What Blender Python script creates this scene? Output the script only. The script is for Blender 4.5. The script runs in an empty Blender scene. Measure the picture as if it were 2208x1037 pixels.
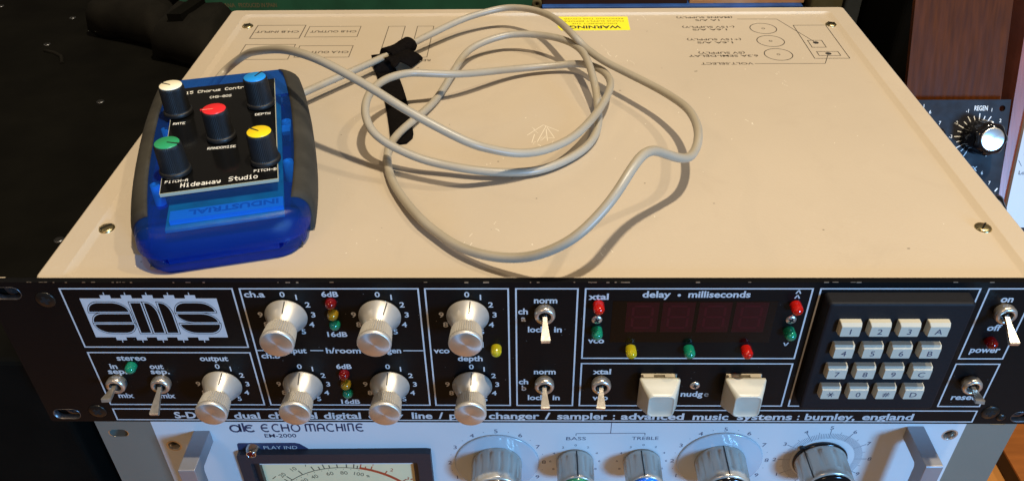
import bpy, bmesh, math, random
from math import sin, cos, pi, radians
from mathutils import Vector, Matrix, noise
random.seed(7)
SC = bpy.context.scene
COL = SC.collection
MM = 0.001

# ------------------------------------------------------------ camera
cd = bpy.data.cameras.new("camera")
cam = bpy.data.objects.new("camera", cd)
COL.objects.link(cam)
R_ = Vector((0.99985448, 0.01304719, -0.01099042))
U_ = Vector((0.00091094, 0.60249628, 0.79812117))
F_ = Vector((-0.01703493, 0.79801504, -0.60239672))
m = Matrix((R_, U_, -F_)).transposed().to_4x4()
m.translation = Vector((-6.861, -269.59, 225.688)) * MM
cam.matrix_world = m
cd.sensor_width = 36.0
cd.lens = 1783.6 / 2208 * 36
cd.clip_start = 0.02
cd.clip_end = 20
SC.camera = cam

# ------------------------------------------------------------ room light and lamps
w = bpy.data.worlds.new("World")
SC.world = w
w.use_nodes = True
w.node_tree.nodes["Background"].inputs[0].default_value = (1.0, 0.84, 0.66, 1)
w.node_tree.nodes["Background"].inputs[1].default_value = 0.13

def aim(o, at):
    o.rotation_euler = (Vector(at) - o.location).to_track_quat('-Z', 'Y').to_euler()

def spot(name, loc, power, col, rad, at=(0, 0.1, 0), size=70):
    l = bpy.data.lights.new(name, 'SPOT')
    l.energy = power; l.color = col; l.shadow_soft_size = rad
    l.spot_size = radians(size); l.spot_blend = 0.6
    o = bpy.data.objects.new(name, l); COL.objects.link(o)
    o.location = loc; aim(o, at)
    return o
spot("ceiling_spot", (0.29, -0.12, 1.55), 108, (1.0, 0.85, 0.63), 0.028)
spot("ceiling_spot", (0.95, 0.02, 1.50), 32, (1.0, 0.83, 0.60), 0.03)
spot("ceiling_spot", (-1.5, 0.55, 1.3), 7, (1.0, 0.80, 0.55), 0.03)
ln = spot("warm_fill", (-0.9, -1.7, 1.5), 30, (1.0, 0.66, 0.38), 0.28, (0, 0, -0.1), 60)  # added soft fill, stands in for warm ambient light on front faces
al = bpy.data.lights.new("window_light", 'AREA')
al.shape = 'RECTANGLE'; al.size = 0.30; al.size_y = 0.34
al.energy = 35; al.color = (0.19, 0.51, 1.0)
ao = bpy.data.objects.new("window_light", al); COL.objects.link(ao)
ao.location = (0.98, -1.36, 0.20); aim(ao, (0, 0.0, -0.06))

SC.view_settings.view_transform = 'Standard'
SC.view_settings.look = 'None'
SC.view_settings.exposure = 0
SC.view_settings.gamma = 1

# ------------------------------------------------------------ materials
MATS = {}
def mat(name, col, rough=0.5, metal=0.0, noise_amt=0.0, noise_scale=60.0, bump=0.0, bump_scale=400.0,
        spec=0.5, coat=0.0, aniso=0.0, dark=None, streak=None, sheen=0.0, rvar=0.0, tint=None):
    M = bpy.data.materials.new(name); M.use_nodes = True
    nt = M.node_tree; N = nt.nodes; L = nt.links
    b = N["Principled BSDF"]
    b.inputs["Base Color"].default_value = (*col, 1)
    b.inputs["Roughness"].default_value = rough
    b.inputs["Metallic"].default_value = metal
    b.inputs["Specular IOR Level"].default_value = spec
    if coat: b.inputs["Coat Weight"].default_value = coat; b.inputs["Coat Roughness"].default_value = 0.08
    if sheen: b.inputs["Sheen Weight"].default_value = sheen; b.inputs["Sheen Roughness"].default_value = 0.6
    tc = N.new("ShaderNodeTexCoord")
    def coords(sc):
        if streak:
            mp = N.new("ShaderNodeMapping"); L.new(tc.outputs["Object"], mp.inputs[0])
            mp.inputs["Scale"].default_value = streak
            return mp.outputs[0]
        return tc.outputs["Object"]
    if noise_amt:
        n = N.new("ShaderNodeTexNoise"); n.inputs["Scale"].default_value = noise_scale
        n.inputs["Detail"].default_value = 5; L.new(coords(1), n.inputs["Vector"])
        r = N.new("ShaderNodeMapRange"); L.new(n.outputs["Fac"], r.inputs[0])
        r.inputs[1].default_value = 0.3; r.inputs[2].default_value = 0.7
        mx = N.new("ShaderNodeMix"); mx.data_type = 'RGBA'
        d = dark or tuple(c * (1 - noise_amt) for c in col)
        mx.inputs[6].default_value = (*d, 1); mx.inputs[7].default_value = (*col, 1)
        L.new(r.outputs[0], mx.inputs[0]); L.new(mx.outputs[2], b.inputs["Base Color"])
    if rvar:
        n = N.new("ShaderNodeTexNoise"); n.inputs["Scale"].default_value = noise_scale * 0.7
        n.inputs["Detail"].default_value = 6; L.new(coords(1), n.inputs["Vector"])
        r = N.new("ShaderNodeMapRange"); L.new(n.outputs["Fac"], r.inputs[0])
        r.inputs[1].default_value = 0.3; r.inputs[2].default_value = 0.7
        r.inputs[3].default_value = rough - rvar; r.inputs[4].default_value = rough + rvar
        L.new(r.outputs[0], b.inputs["Roughness"])
    if bump:
        n = N.new("ShaderNodeTexNoise"); n.inputs["Scale"].default_value = bump_scale
        n.inputs["Detail"].default_value = 3; L.new(coords(1), n.inputs["Vector"])
        bp = N.new("ShaderNodeBump"); bp.inputs["Strength"].default_value = bump
        bp.inputs["Distance"].default_value = 0.0002
        L.new(n.outputs["Fac"], bp.inputs["Height"]); L.new(bp.outputs[0], b.inputs["Normal"])
    MATS[name] = M
    return M

mat("beige_paint", (0.520, 0.440, 0.335), 0.46, noise_amt=0.10, noise_scale=7, bump=0.35, bump_scale=700, rvar=0.08)
def grime(name, scale, lo, amt, col):
    """a second layer of handling marks mixed over a paint"""
    nt = MATS[name].node_tree; N = nt.nodes; L = nt.links; b = N["Principled BSDF"]
    src = b.inputs["Base Color"].links[0].from_socket
    tc = N.new("ShaderNodeTexCoord"); n = N.new("ShaderNodeTexNoise"); n.inputs["Scale"].default_value = scale; n.inputs["Detail"].default_value = 9; n.inputs["Roughness"].default_value = 0.72; n.inputs["Distortion"].default_value = 0.6
    L.new(tc.outputs["Object"], n.inputs["Vector"])
    r = N.new("ShaderNodeMapRange"); L.new(n.outputs["Fac"], r.inputs[0]); r.inputs[1].default_value = lo; r.inputs[2].default_value = lo + .16; r.inputs[3].default_value = 0; r.inputs[4].default_value = amt
    m = N.new("ShaderNodeMix"); m.data_type = 'RGBA'; m.inputs[7].default_value = (*col, 1)
    L.new(r.outputs[0], m.inputs[0]); L.new(src, m.inputs[6]); L.new(m.outputs[2], b.inputs["Base Color"])
grime("beige_paint", 22, .54, .22, (0.40, 0.33, 0.25)); grime("beige_paint", 420, .60, .25, (0.66, 0.60, 0.50))
mat("anodised_black", (0.0035, 0.0035, 0.004), 0.42, bump=0.12, bump_scale=60, streak=(1, 30, 90), noise_amt=0.35, noise_scale=30, spec=0.13)
mat("panel_print", (0.56, 0.55, 0.54), 0.6, noise_amt=0.1, noise_scale=200)
mat("panel_print_worn", (0.22, 0.20, 0.18), 0.6)
mat("aluminium", (0.62, 0.585, 0.52), 0.42, 0.6, bump=0.15, bump_scale=800, rvar=0.06, noise_scale=120)
mat("bare_edge", (0.45, 0.42, 0.38), 0.4, 1.0)
mat("chrome", (0.80, 0.79, 0.76), 0.17, 1.0, bump=0.1, bump_scale=300)
mat("slot_metal", (0.16, 0.165, 0.175), 0.35, 0.9, noise_amt=0.5, noise_scale=300)
mat("nickel", (0.66, 0.60, 0.52), 0.28, 0.8, noise_amt=0.35, noise_scale=260, bump=0.2, bump_scale=500)
mat("handle_steel", (0.34, 0.34, 0.36), 0.45, 0.6, bump=0.2, bump_scale=900)
mat("brass", (0.58, 0.48, 0.26), 0.3, 1.0, noise_amt=0.3, noise_scale=500)
mat("black_screw", (0.03, 0.028, 0.025), 0.3, 0.7, noise_amt=0.4, noise_scale=300)
mat("black_plastic", (0.010, 0.010, 0.011), 0.42, bump=0.2, bump_scale=900)
mat("black_gloss", (0.006, 0.006, 0.007), 0.12)
mat("black_void", (0.002, 0.002, 0.002), 0.9)
mat("black_ink", (0.025, 0.022, 0.02), 0.6)
mat("faded_ink", (0.07, 0.055, 0.04), 0.6)
mat("keypad_black", (0.007, 0.007, 0.009), 0.6, spec=0.2, bump=0.35, bump_scale=900, noise_amt=0.2, noise_scale=600)
mat("cream_plastic", (0.48, 0.43, 0.33), 0.36, noise_amt=0.05, noise_scale=80)
mat("key_plastic", (0.50, 0.475, 0.38), 0.36, noise_amt=0.05, noise_scale=100)
mat("key_ink", (0.02, 0.03, 0.08), 0.5)
def led_mat(name, col, rough, coat=0):
    M = mat(name, col, 0.06); b = M.node_tree.nodes["Principled BSDF"]
    b.inputs["Transmission Weight"].default_value = 0.6; b.inputs["IOR"].default_value = 1.5
    b.inputs["Specular IOR Level"].default_value = 0.7
led_mat("led_red", (0.85, 0.02, 0.012), 0.1, coat=0.5)
led_mat("led_red_dark", (0.32, 0.006, 0.006), 0.12, coat=0.5)
led_mat("led_green", (0.015, 0.40, 0.22), 0.1, coat=0.5)
led_mat("led_amber", (0.55, 0.30, 0.015), 0.1, coat=0.5)
led_mat("led_yellow", (0.78, 0.66, 0.02), 0.1, coat=0.5)
mat("display_glass", (0.002, 0.0008, 0.001), 0.2, spec=0.2)
mat("digit_block", (0.026, 0.0009, 0.0022), 0.35, spec=0.2)
mat("digit_segment", (0.044, 0.002, 0.004), 0.4, spec=0.2)
mat("yellow_label", (0.86, 0.80, 0.03), 0.45)
mat("label_ink", (0.20, 0.15, 0.01), 0.6)
mat("scratch", (0.80, 0.74, 0.62), 0.6)
mat("grey_cable", (0.37, 0.325, 0.245), 0.38, noise_amt=0.08, noise_scale=60, bump=0.1, bump_scale=500)
mat("felt", (0.007, 0.0055, 0.005), 1.0, bump=0.9, bump_scale=1400, noise_amt=0.5, noise_scale=900, spec=0.05)
mat("blue_solid", (0.01, 0.07, 0.42), 0.3)
mat("rubber_grey", (0.050, 0.046, 0.036), 0.75, noise_amt=0.6, noise_scale=55, bump=0.3, bump_scale=900, spec=0.3)
mat("pcb_black", (0.004, 0.004, 0.004), 0.14, spec=0.35)
mat("pcb_edge", (0.42, 0.42, 0.30), 0.6)
mat("white_ink", (0.82, 0.82, 0.78), 0.5)
mat("cap_white", (0.86, 0.80, 0.60), 0.35)
mat("cap_red", (0.75, 0.02, 0.025), 0.35)
mat("cap_blue", (0.01, 0.26, 0.72), 0.35)
mat("cap_green", (0.02, 0.30, 0.12), 0.35)
mat("cap_yellow", (0.85, 0.62, 0.01), 0.35)
mat("knob_black", (0.007, 0.007, 0.007), 0.5, bump=0.3, bump_scale=1500)
mat("groove_black", (0.01, 0.01, 0.01), 0.5)
mat("teal_board", (0.10, 0.80, 0.45), 0.5, noise_amt=0.4, noise_scale=90)
mat("battery_label", (0.25, 0.85, 0.98), 0.5)
mat("battery_ink", (0.10, 0.42, 0.62), 0.5)
mat("echo_white", (0.66, 0.67, 0.66), 0.42, noise_amt=0.07, noise_scale=14, bump=0.1, bump_scale=500)
mat("ear_grey", (0.20, 0.185, 0.145), 0.5, noise_amt=0.12, noise_scale=20, bump=0.2, bump_scale=600)
mat("navy_print", (0.025, 0.035, 0.085), 0.55)
mat("blue_ink", (0.06, 0.07, 0.12), 0.55)
mat("meter_frame", (0.016, 0.019, 0.028), 0.5, bump=0.4, bump_scale=500)
mat("meter_face", (0.84, 0.70, 0.40), 0.55, noise_amt=0.06, noise_scale=30)
mat("meter_red", (0.50, 0.07, 0.02), 0.55)
mat("meter_ink", (0.10, 0.085, 0.05), 0.55)
mat("disc_clear", (0.45, 0.52, 0.56), 0.16, coat=0.4)
mat("satin_knob", (0.54, 0.51, 0.44), 0.25, 0.45, bump=0.1, bump_scale=600)
mat("knob_green", (0.03, 0.27, 0.11), 0.2, coat=0.5)
mat("knob_blue", (0.01, 0.20, 0.85), 0.2, coat=0.5)
mat("knob_brown", (0.10, 0.065, 0.045), 0.3, coat=0.4)
mat("mahogany", (0.085, 0.021, 0.0015), 0.5, spec=0.12, noise_amt=0.4, noise_scale=30, streak=(14, 1.5, 1.5), bump=0.1, bump_scale=80, rvar=0.06)
mat("mahogany_glare", (0.27, 0.085, 0.06), 0.30, noise_amt=0.35, noise_scale=30, streak=(14, 1.5, 1.5), bump=0.1, bump_scale=80)  # the console's wood with window glare put into a paler, pinker colour
mat("module_blue", (0.022, 0.022, 0.027), 0.55, spec=0.2, noise_amt=0.4, noise_scale=120, rvar=0.1)
mat("white_module", (0.50, 0.51, 0.52), 0.4, noise_amt=0.05)
mat("case_black", (0.0045, 0.0042, 0.003), 0.85, spec=0.06, noise_amt=0.5, noise_scale=25, bump=0.3, bump_scale=300)
mat("bag_black", (0.009, 0.008, 0.006), 0.9, spec=0.12, noise_amt=0.6, noise_scale=35, bump=0.6, bump_scale=700)
mat("green_box", (0.018, 0.12, 0.07), 0.6, noise_amt=0.35, noise_scale=40)
mat("gold_ink", (0.20, 0.16, 0.09), 0.6, noise_amt=0.3, noise_scale=300)
mat("blue_folder", (0.02, 0.09, 0.36), 0.5, noise_amt=0.4, noise_scale=60)
mat("tan_card", (0.62, 0.33, 0.15), 0.6, noise_amt=0.2, noise_scale=60)
mat("olive_cloth", (0.10, 0.085, 0.035), 0.9, noise_amt=0.3, noise_scale=90)
mat("slate_cloth", (0.035, 0.042, 0.045), 0.9, noise_amt=0.3, noise_scale=90)
mat("desk_wood", (0.34, 0.10, 0.016), 0.4, noise_amt=0.3, noise_scale=14, streak=(1, 9, 1), bump=0.1, bump_scale=100)
mat("desk_edge", (0.035, 0.012, 0.006), 0.6, noise_amt=0.3, noise_scale=40)
mat("floor_wood", (0.62, 0.27, 0.07), 0.4, noise_amt=0.3, noise_scale=7, streak=(12, 1.2, 1), bump=0.1, bump_scale=100)

def spun(name, col, rough):
    M = mat(name, col, rough, 0.9)
    nt = M.node_tree; N = nt.nodes; L = nt.links; b = N["Principled BSDF"]
    b.inputs["Anisotropic"].default_value = 0.75
    t = N.new("ShaderNodeTangent"); t.direction_type = 'RADIAL'; t.axis = 'Y'
    L.new(t.outputs[0], b.inputs["Tangent"])
    return M
spun("spun_aluminium", (0.62, 0.60, 0.56), 0.4)
def glassy():
    M = bpy.data.materials.new("blue_translucent"); M.use_nodes = True
    nt = M.node_tree; N = nt.nodes; L = nt.links; b = N["Principled BSDF"]
    b.inputs["Base Color"].default_value = (0.006, 0.055, 0.33, 1)
    b.inputs["Roughness"].default_value = 0.28
    tr = N.new("ShaderNodeBsdfTransparent"); tr.inputs[0].default_value = (0.16, 0.46, 1.0, 1)
    mx = N.new("ShaderNodeMixShader"); mx.inputs[0].default_value = 0.32
    L.new(tr.outputs[0], mx.inputs[1]); L.new(b.outputs[0], mx.inputs[2])
    n = N.new("ShaderNodeTexNoise"); n.inputs["Scale"].default_value = 900
    bu = N.new("ShaderNodeBump"); bu.inputs["Strength"].default_value = 0.2; bu.inputs["Distance"].default_value = 0.0002
    L.new(n.outputs[0], bu.inputs["Height"]); L.new(bu.outputs[0], b.inputs["Normal"])
    L.new(mx.outputs[0], N["Material Output"].inputs[0])
    MATS["blue_translucent"] = M
glassy()

# ------------------------------------------------------------ mesh helpers (millimetres)
ORG = {}
def setup(o, name, parent, org, label=None, cat=None, group=None, kind=None):
    COL.objects.link(o)
    po = ORG[parent.name] if parent else (0, 0, 0)
    if org is None: org = po
    o.location = Vector([(a - b) * MM for a, b in zip(org, po)])
    if parent: o.parent = parent
    if label: o["label"] = label
    if cat: o["category"] = cat
    if group: o["group"] = group
    if kind: o["kind"] = kind
    ORG[o.name] = tuple(org)
    return o
def thing(name, org, label, cat, group=None):
    return setup(bpy.data.objects.new(name, None), name, None, org, label, cat, group)

class MB:
    def __init__(s, T=None):
        s.v = []; s.f = []; s.m = []; s.sm = []
        s.T = T or (lambda u, v, w: (u, v, w))
    def add(s, vs, fs, mi=0, smooth=False, T=None):
        T = T or s.T
        n = len(s.v)
        s.v += [tuple(T(*p)) for p in vs]
        for f in fs:
            s.f.append([i + n for i in f]); s.m.append(mi); s.sm.append(smooth)
    def box(s, x0, x1, y0, y1, z0, z1, mi=0, taper=0.0, b=0.0):
        t = taper
        if b > 0:
            return s.rbox(x0, x1, y0, y1, z0, z1, mi, t, b)
        vs = [(x0, y0, z0), (x1, y0, z0), (x1, y1, z0), (x0, y1, z0),
              (x0 + t, y0 + t, z1), (x1 - t, y0 + t, z1), (x1 - t, y1 - t, z1), (x0 + t, y1 - t, z1)]
        s.add(vs, [(3, 2, 1, 0), (4, 5, 6, 7), (0, 1, 5, 4), (1, 2, 6, 5), (2, 3, 7, 6), (3, 0, 4, 7)], mi)
    def rbox(s, x0, x1, y0, y1, z0, z1, mi, t, b):
        s.loft([(rrect(x0, x1, y0, y1, b, 3), z0), (rrect(x0 + t, x1 - t, y0 + t, y1 - t, b, 3), z1 - b),
                (rrect(x0 + t + b * .3, x1 - t - b * .3, y0 + t + b * .3, y1 - t - b * .3, b, 3), z1 - b * .3),
                (rrect(x0 + t + b, x1 - t - b, y0 + t + b, y1 - t - b, b * .6, 3), z1)], mi)
    def loft(s, rings, mi=0, smooth=False, cap0=True, cap1=True):
        n = len(rings[0][0]); vs = []
        for poly, z in rings:
            vs += [(p[0], p[1], z) if len(p) == 2 else p for p in poly]
        fs = []
        for k in range(len(rings) - 1):
            for i in range(n):
                j = (i + 1) % n
                fs.append((k * n + i, k * n + j, (k + 1) * n + j, (k + 1) * n + i))
        s.add(vs, fs, mi, smooth)
        if cap0: s.add([vs[i] for i in range(n)], [tuple(range(n - 1, -1, -1))], mi)
        if cap1: s.add(vs[-n:], [tuple(range(n))], mi)
    def lathe(s, prof, seg=32, u0=0, v0=0, mi=0, smooth=True, knurl=0, cap0=False, cap1=True, w0=0):
        rings = []
        for r, z in prof:
            ring = []
            for i in range(seg):
                a = 2 * pi * i / seg
                rr = r + (knurl if i % 2 else -knurl)
                ring.append((u0 + rr * cos(a), v0 + rr * sin(a)))
            rings.append((ring, z + w0))
        s.loft(rings, mi, smooth, cap0, cap1)
    def poly(s, pts, w, mi=0):
        s.add([(p[0], p[1], w) for p in pts], [tuple(range(len(pts)))], mi)
    def prism(s, pts, w0, w1, mi=0):
        s.loft([(pts, w0), (pts, w1)], mi)
    def line(s, p, q, wd, w, mi=0):
        d = Vector((q[0] - p[0], q[1] - p[1])).normalized(); n = Vector((-d.y, d.x)) * wd / 2
        s.poly([(p[0] - n.x, p[1] - n.y), (q[0] - n.x, q[1] - n.y), (q[0] + n.x, q[1] + n.y), (p[0] + n.x, p[1] + n.y)], w, mi)
    def pline(s, pts, wd, w, mi=0):
        for a, b in zip(pts, pts[1:]): s.line(a, b, wd, w, mi)
    def frame(s, x0, x1, y0, y1, wd, w, mi=0):
        s.poly([(x0, y0), (x1, y0), (x1, y0 + wd), (x0, y0 + wd)], w, mi)
        s.poly([(x0, y1 - wd), (x1, y1 - wd), (x1, y1), (x0, y1)], w, mi)
        s.poly([(x0, y0 + wd), (x0 + wd, y0 + wd), (x0 + wd, y1 - wd), (x0, y1 - wd)], w, mi)
        s.poly([(x1 - wd, y0 + wd), (x1, y0 + wd), (x1, y1 - wd), (x1 - wd, y1 - wd)], w, mi)
    def arc(s, c, r, a0, a1, wd, w, mi=0, n=24):
        P = [(c[0] + r * cos(a0 + (a1 - a0) * i / n), c[1] + r * sin(a0 + (a1 - a0) * i / n)) for i in range(n + 1)]
        s.pline(P, wd, w, mi)
    def tube(s, pts, r, seg=12, mi=0, caps=True):
        P = [Vector(p) for p in pts]; n = len(P); vs = []
        up = Vector((0, 0, 1))
        for i in range(n):
            t = (P[min(i + 1, n - 1)] - P[max(i - 1, 0)]).normalized()
            if abs(t.dot(up)) > 0.98: up = Vector((1, 0, 0))
            a = t.cross(up).normalized(); b = a.cross(t).normalized()
            up = b
            rr = r(i / (n - 1)) if callable(r) else r
            for k in range(seg):
                an = 2 * pi * k / seg
                vs.append(P[i] + a * rr * cos(an) + b * rr * sin(an))
        fs = [(i * seg + k, i * seg + (k + 1) % seg, (i + 1) * seg + (k + 1) % seg, (i + 1) * seg + k) for i in range(n - 1) for k in range(seg)]
        s.add([tuple(v) for v in vs], fs, mi, True)
        if caps:
            s.add([tuple(v) for v in vs[:seg]], [tuple(range(seg))], mi); s.add([tuple(v) for v in vs[-seg:]], [tuple(range(seg))], mi)
    def text(s, body, x0, x1, z, h, w=0.12, mi=0, bold=0.012, shear=0.0, rot=None):
        vs, fs, bx, H = glyphs(body, bold)
        sx = (x1 - x0) / (bx[1] - bx[0]); sy = h / H
        out = []
        for x, y in vs:
            X = x0 + (x - bx[0]) * sx; Y = z + y * sy; X += shear * (Y - z)
            out.append((X, Y, w))
        if rot:
            cx, cy, a = rot; out = [(cx + (p[0] - cx) * cos(a) - (p[1] - cy) * sin(a), cy + (p[0] - cx) * sin(a) + (p[1] - cy) * cos(a), w) for p in out]
        s.add(out, fs, mi)
    def ctext(s, body, cx, cz, h, w=0.12, mi=0, bold=0.012, xs=1.15, ang=0.0):
        vs, fs, bx, H = glyphs(body, bold)
        k = h / H; mxx = (bx[0] + bx[1]) / 2
        P = [((x - mxx) * k * xs, (y - H / 2) * k) for x, y in vs]
        s.add([(cx + x * cos(ang) - y * sin(ang), cz + x * sin(ang) + y * cos(ang), w) for x, y in P], fs, mi)
    def build(s, name, mats, parent=None, org=None, recalc=True, **kw):
        me = bpy.data.meshes.new(name)
        o_ = org if org is not None else (ORG[parent.name] if parent else (0, 0, 0))
        me.from_pydata([tuple((a - b) * MM for a, b in zip(p, o_)) for p in s.v], [], s.f)
        if isinstance(mats, str): mats = [mats]
        for mm_ in mats: me.materials.append(MATS[mm_])
        me.polygons.foreach_set("material_index", s.m)
        me.polygons.foreach_set("use_smooth", s.sm)
        if recalc:
            bm = bmesh.new(); bm.from_mesh(me)
            bmesh.ops.remove_doubles(bm, verts=bm.verts, dist=2e-6)
            bmesh.ops.recalc_face_normals(bm, faces=bm.faces)
            bm.to_mesh(me); bm.free()
        me.update()
        return setup(bpy.data.objects.new(name, me), name, parent, o_, **kw)
def inst(src, parent, org, **kw):
    return setup(bpy.data.objects.new(src.name.split(".")[0], src.data), src.name, parent, org, **kw)

_G = {}
def glyphs(body, bold):
    k = (body, bold)
    if k in _G: return _G[k]
    def mk(t):
        c = bpy.data.curves.new("t", 'FONT'); c.body = t; c.offset = bold; c.resolution_u = 3
        o = bpy.data.objects.new("t", c); me = bpy.data.meshes.new_from_object(o)
        vs = [(v.co.x, v.co.y) for v in me.vertices]; fs = [tuple(p.vertices) for p in me.polygons]
        bpy.data.objects.remove(o); bpy.data.curves.remove(c); bpy.data.meshes.remove(me)
        return vs, fs
    vs, fs = mk(body)
    if 'H' not in _G:
        hv, _ = mk('H'); _G['H'] = max(y for x, y in hv)
    _G[k] = (vs, fs, (min(x for x, y in vs), max(x for x, y in vs)), _G['H'])
    return _G[k]
def rrect(x0, x1, y0, y1, r, n=5):
    P = []
    for cx, cy, a in ((x1 - r, y1 - r, 0), (x0 + r, y1 - r, pi / 2), (x0 + r, y0 + r, pi), (x1 - r, y0 + r, 1.5 * pi)):
        for i in range(n + 1):
            t = a + pi / 2 * i / n; P.append((cx + r * cos(t), cy + r * sin(t)))
    return P
def circle(cx, cy, r, n=20, ry=None):
    return [(cx + r * cos(2 * pi * i / n), cy + (ry or r) * sin(2 * pi * i / n)) for i in range(n)]
def plate(mb, outer, holes, w0, w1, mi=0, mi_wall=None):
    """sheet with real holes between depths w0 and w1"""
    bm = bmesh.new()
    edges = []
    for loop in [outer] + holes:
        vs = [bm.verts.new((p[0], p[1], 0)) for p in loop]
        for a, b in zip(vs, vs[1:] + vs[:1]): edges.append(bm.edges.new((a, b)))
    bmesh.ops.triangle_fill(bm, use_beauty=True, use_dissolve=False, edges=edges)
    bm.verts.index_update()
    V = [(v.co.x, v.co.y) for v in bm.verts]; F = [tuple(v.index for v in f.verts) for f in bm.faces]
    bm.free()
    mb.add([(x, y, w1) for x, y in V], F, mi); mb.add([(x, y, w0) for x, y in V], F, mi)
    for loop in [outer] + holes:
        mb.loft([(loop, w0), (loop, w1)], mi if (mi_wall is None or loop is outer) else mi_wall, False, False, False)
PAN = lambda u, v, w: (u, -w, v)            # front panel plane: right, up, out
def pan(y0): return lambda u, v, w: (u, y0 - w, v)

# ============================================================ THE SETTING
b = MB(); b.box(-3000, 3000, -2500, 4000, -706, -700)
b.build("floor", "floor_wood", kind="structure")

# ============================================================ DELAY UNIT
U = thing("delay_unit", (0, 150, -88), "black fronted beige delay unit with silver knobs and keypad, on the white echo machine", "rack unit")
SL = [(-232.5, -6.3), (-232.0, -84.0), (232.5, -6.3), (232.8, -84.2)]
def slot(cx, cz, w=13.5, h=7.2):
    return rrect(cx - w / 2, cx + w / 2, cz - h / 2, cz + h / 2, h / 2 - .01, 6)
b = MB(PAN)
plate(b, rrect(-241.3, 241.3, -89.3, 0, 0.8, 2), [slot(*s) for s in SL], -3.0, 0.0)
fp = b.build("front_panel", "anodised_black", U)
for s in SL:
    b = MB(PAN); o_, i_ = slot(*s), slot(*s, w=12.9, h=6.6)
    n = len(o_)
    b.loft([(o_, -3.05), (o_, .12), (i_, .12), (i_, -3.05)], 0, True, False, False)
    b.build("slot_lining", "slot_metal", fp)
b = MB()
for k in range(46):
    x = random.uniform(-238, 238) if k % 3 else random.choice([-215, -180, 20, 75, 130, 190]) + random.uniform(-8, 8)
    L = random.uniform(.4, 2.6)
    b.box(x, x + L, -0.06, random.uniform(.12, .38), -0.35 * random.random() - .08, 0.05)
b.build("edge_wear", "bare_edge", fp, kind="stuff")
b = MB()
b.box(-246, -232.4, 3.2, 4.0, -4.0, -0.4)
b.build("mounting_bracket", "beige_paint", U)
# cover with a raised centre field and a lower rim
b = MB()
X0, X1, Y0, Y1 = -219.6, 220.2, 3.2, 307.2
def cring(ins, z, back=None, r=1.5):
    return [(p[0], p[1], z) for p in rrect(X0 + ins, X1 - ins, Y0 + ins * .06, Y1 - (ins if back is None else back), r, 3)]
b.loft([(cring(0, -84, r=2.5), 0), (cring(0, -1.6, r=2.5), 0), (cring(.3, -.7, r=2.5), 0), (cring(1.0, -.4, r=2.5), 0)], 0, True, True, False)
b.loft([(cring(1.0, -.4, r=2.5), 0), (cring(11.0, -.4, 8.2, 3.5), 0)], 0, False, False, False)
b.loft([(cring(11.0, -.4, 8.2, 3.5), 0), (cring(11.5, -.6, 8.4, 3.5), 0), (cring(14.0, -1.85, 9.6, 3.5), 0), (cring(14.6, -2.0, 10.0, 3.5), 0)], 0, True, False, False)
b.poly([(p[0], p[1]) for p in cring(14.6, 0, 10.0, 3.5)], -2.0)
cov = b.build("top_cover", "beige_paint", U)
def COV(u, v, w): return (u, v, -2 + w)
def FLIP(u, v, w): return (-u, -v, -2 + w)   # printing that reads from the back of the unit
for x, y in ((-204.0, 41.5), (-201.8, 281.0), (204, 41.3), (203.7, 278.5)):
    b = MB(COV)
    b.lathe([(3.9, 0.02), (3.8, .5), (3.0, 1.0), (1.6, 1.3), (.3, 1.36)], 28, x, y)
    a = random.uniform(0.5, 1.2)
    o = b.build("cover_screw", "brass", cov)
    b = MB(COV)
    for k in range(2 if y > 100 else 1):
        aa = a + k * pi / 2
        p = [(x + 2.9 * cos(aa) * s - .38 * sin(aa) * t, y + 2.9 * sin(aa) * s + .38 * cos(aa) * t) for s, t in ((-1, -1), (1, -1), (1, 1), (-1, 1))]
        b.prism(p, 1.0, 1.39)
    b.build("screw_slot", "black_screw", o)
# rear-reading printing on the cover
def ctx(txt, xs, xe, y, h=3.3, bold=.016, mi="faded_ink"):
    b = MB(FLIP); b.text(txt, -xs, -xe, -y, h, .05, 0, bold)
    return b.build("printed_text", mi, cov)
b = MB(COV)
b.frame(-195.2, -160.8, 259.6, 282.8, .62, .05); b.frame(-158.1, -121.7, 261.8, 280.3, .5, .05)
b.frame(-195.0, -161.0, 226.4, 250.2, .5, .05); b.frame(-158.0, -121.8, 229.3, 247.8, .5, .05)
b.frame(-102.7, -90.7, 228.8, 280, .5, .05); b.frame(-82.6, -70.8, 228.7, 279.9, .5, .05)
b.build("printed_frame", "faded_ink", cov)
ctx("CH.B INPUT", -163.6, -193.6, 272.8); ctx("CH.B OUTPUT", -123.7, -155.8, 272.8)
ctx("CH.A INPUT", -163.6, -193.0, 239.0); ctx("CH.A OUTPUT", -123.4, -155.6, 239.0)
ctx("REMOTE", -68.3, -85.3, 225.8, 3.1, .01)
for t, xs, xe, y in (("(MAINS SUPPLY)", 138.7, 99.3, 294.0), ("1A A/S", 128.7, 111.8, 289.0), ("(-15V SUPPLY)", 136.8, 100.9, 277.0),
                     ("1.6A A/S", 130.8, 107.2, 272.5), ("(+15V SUPPLY)", 137.1, 100.9, 256.0), ("1.6A A/S", 130.6, 106.9, 251),
                     ("(5V SUPPLY)", 135.1, 105.0, 234.8), ("6.3A SEMI-DELAY", 142.6, 97.9, 230.2), ("VOLT.SELECT", 136.9, 104, 218.7)):
    ctx(t, xs, xe, y, 2.9)
b = MB(COV)
for cx, cy in ((155.8, 272.6), (155.9, 251.6), (156, 230.6)):
    b.arc((cx, cy), 8.9, 0, 2 * pi, .55, .05, 0, 40); b.arc((cx, cy), 1.0, 0, 2 * pi, .4, .05, 0, 12)
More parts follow.
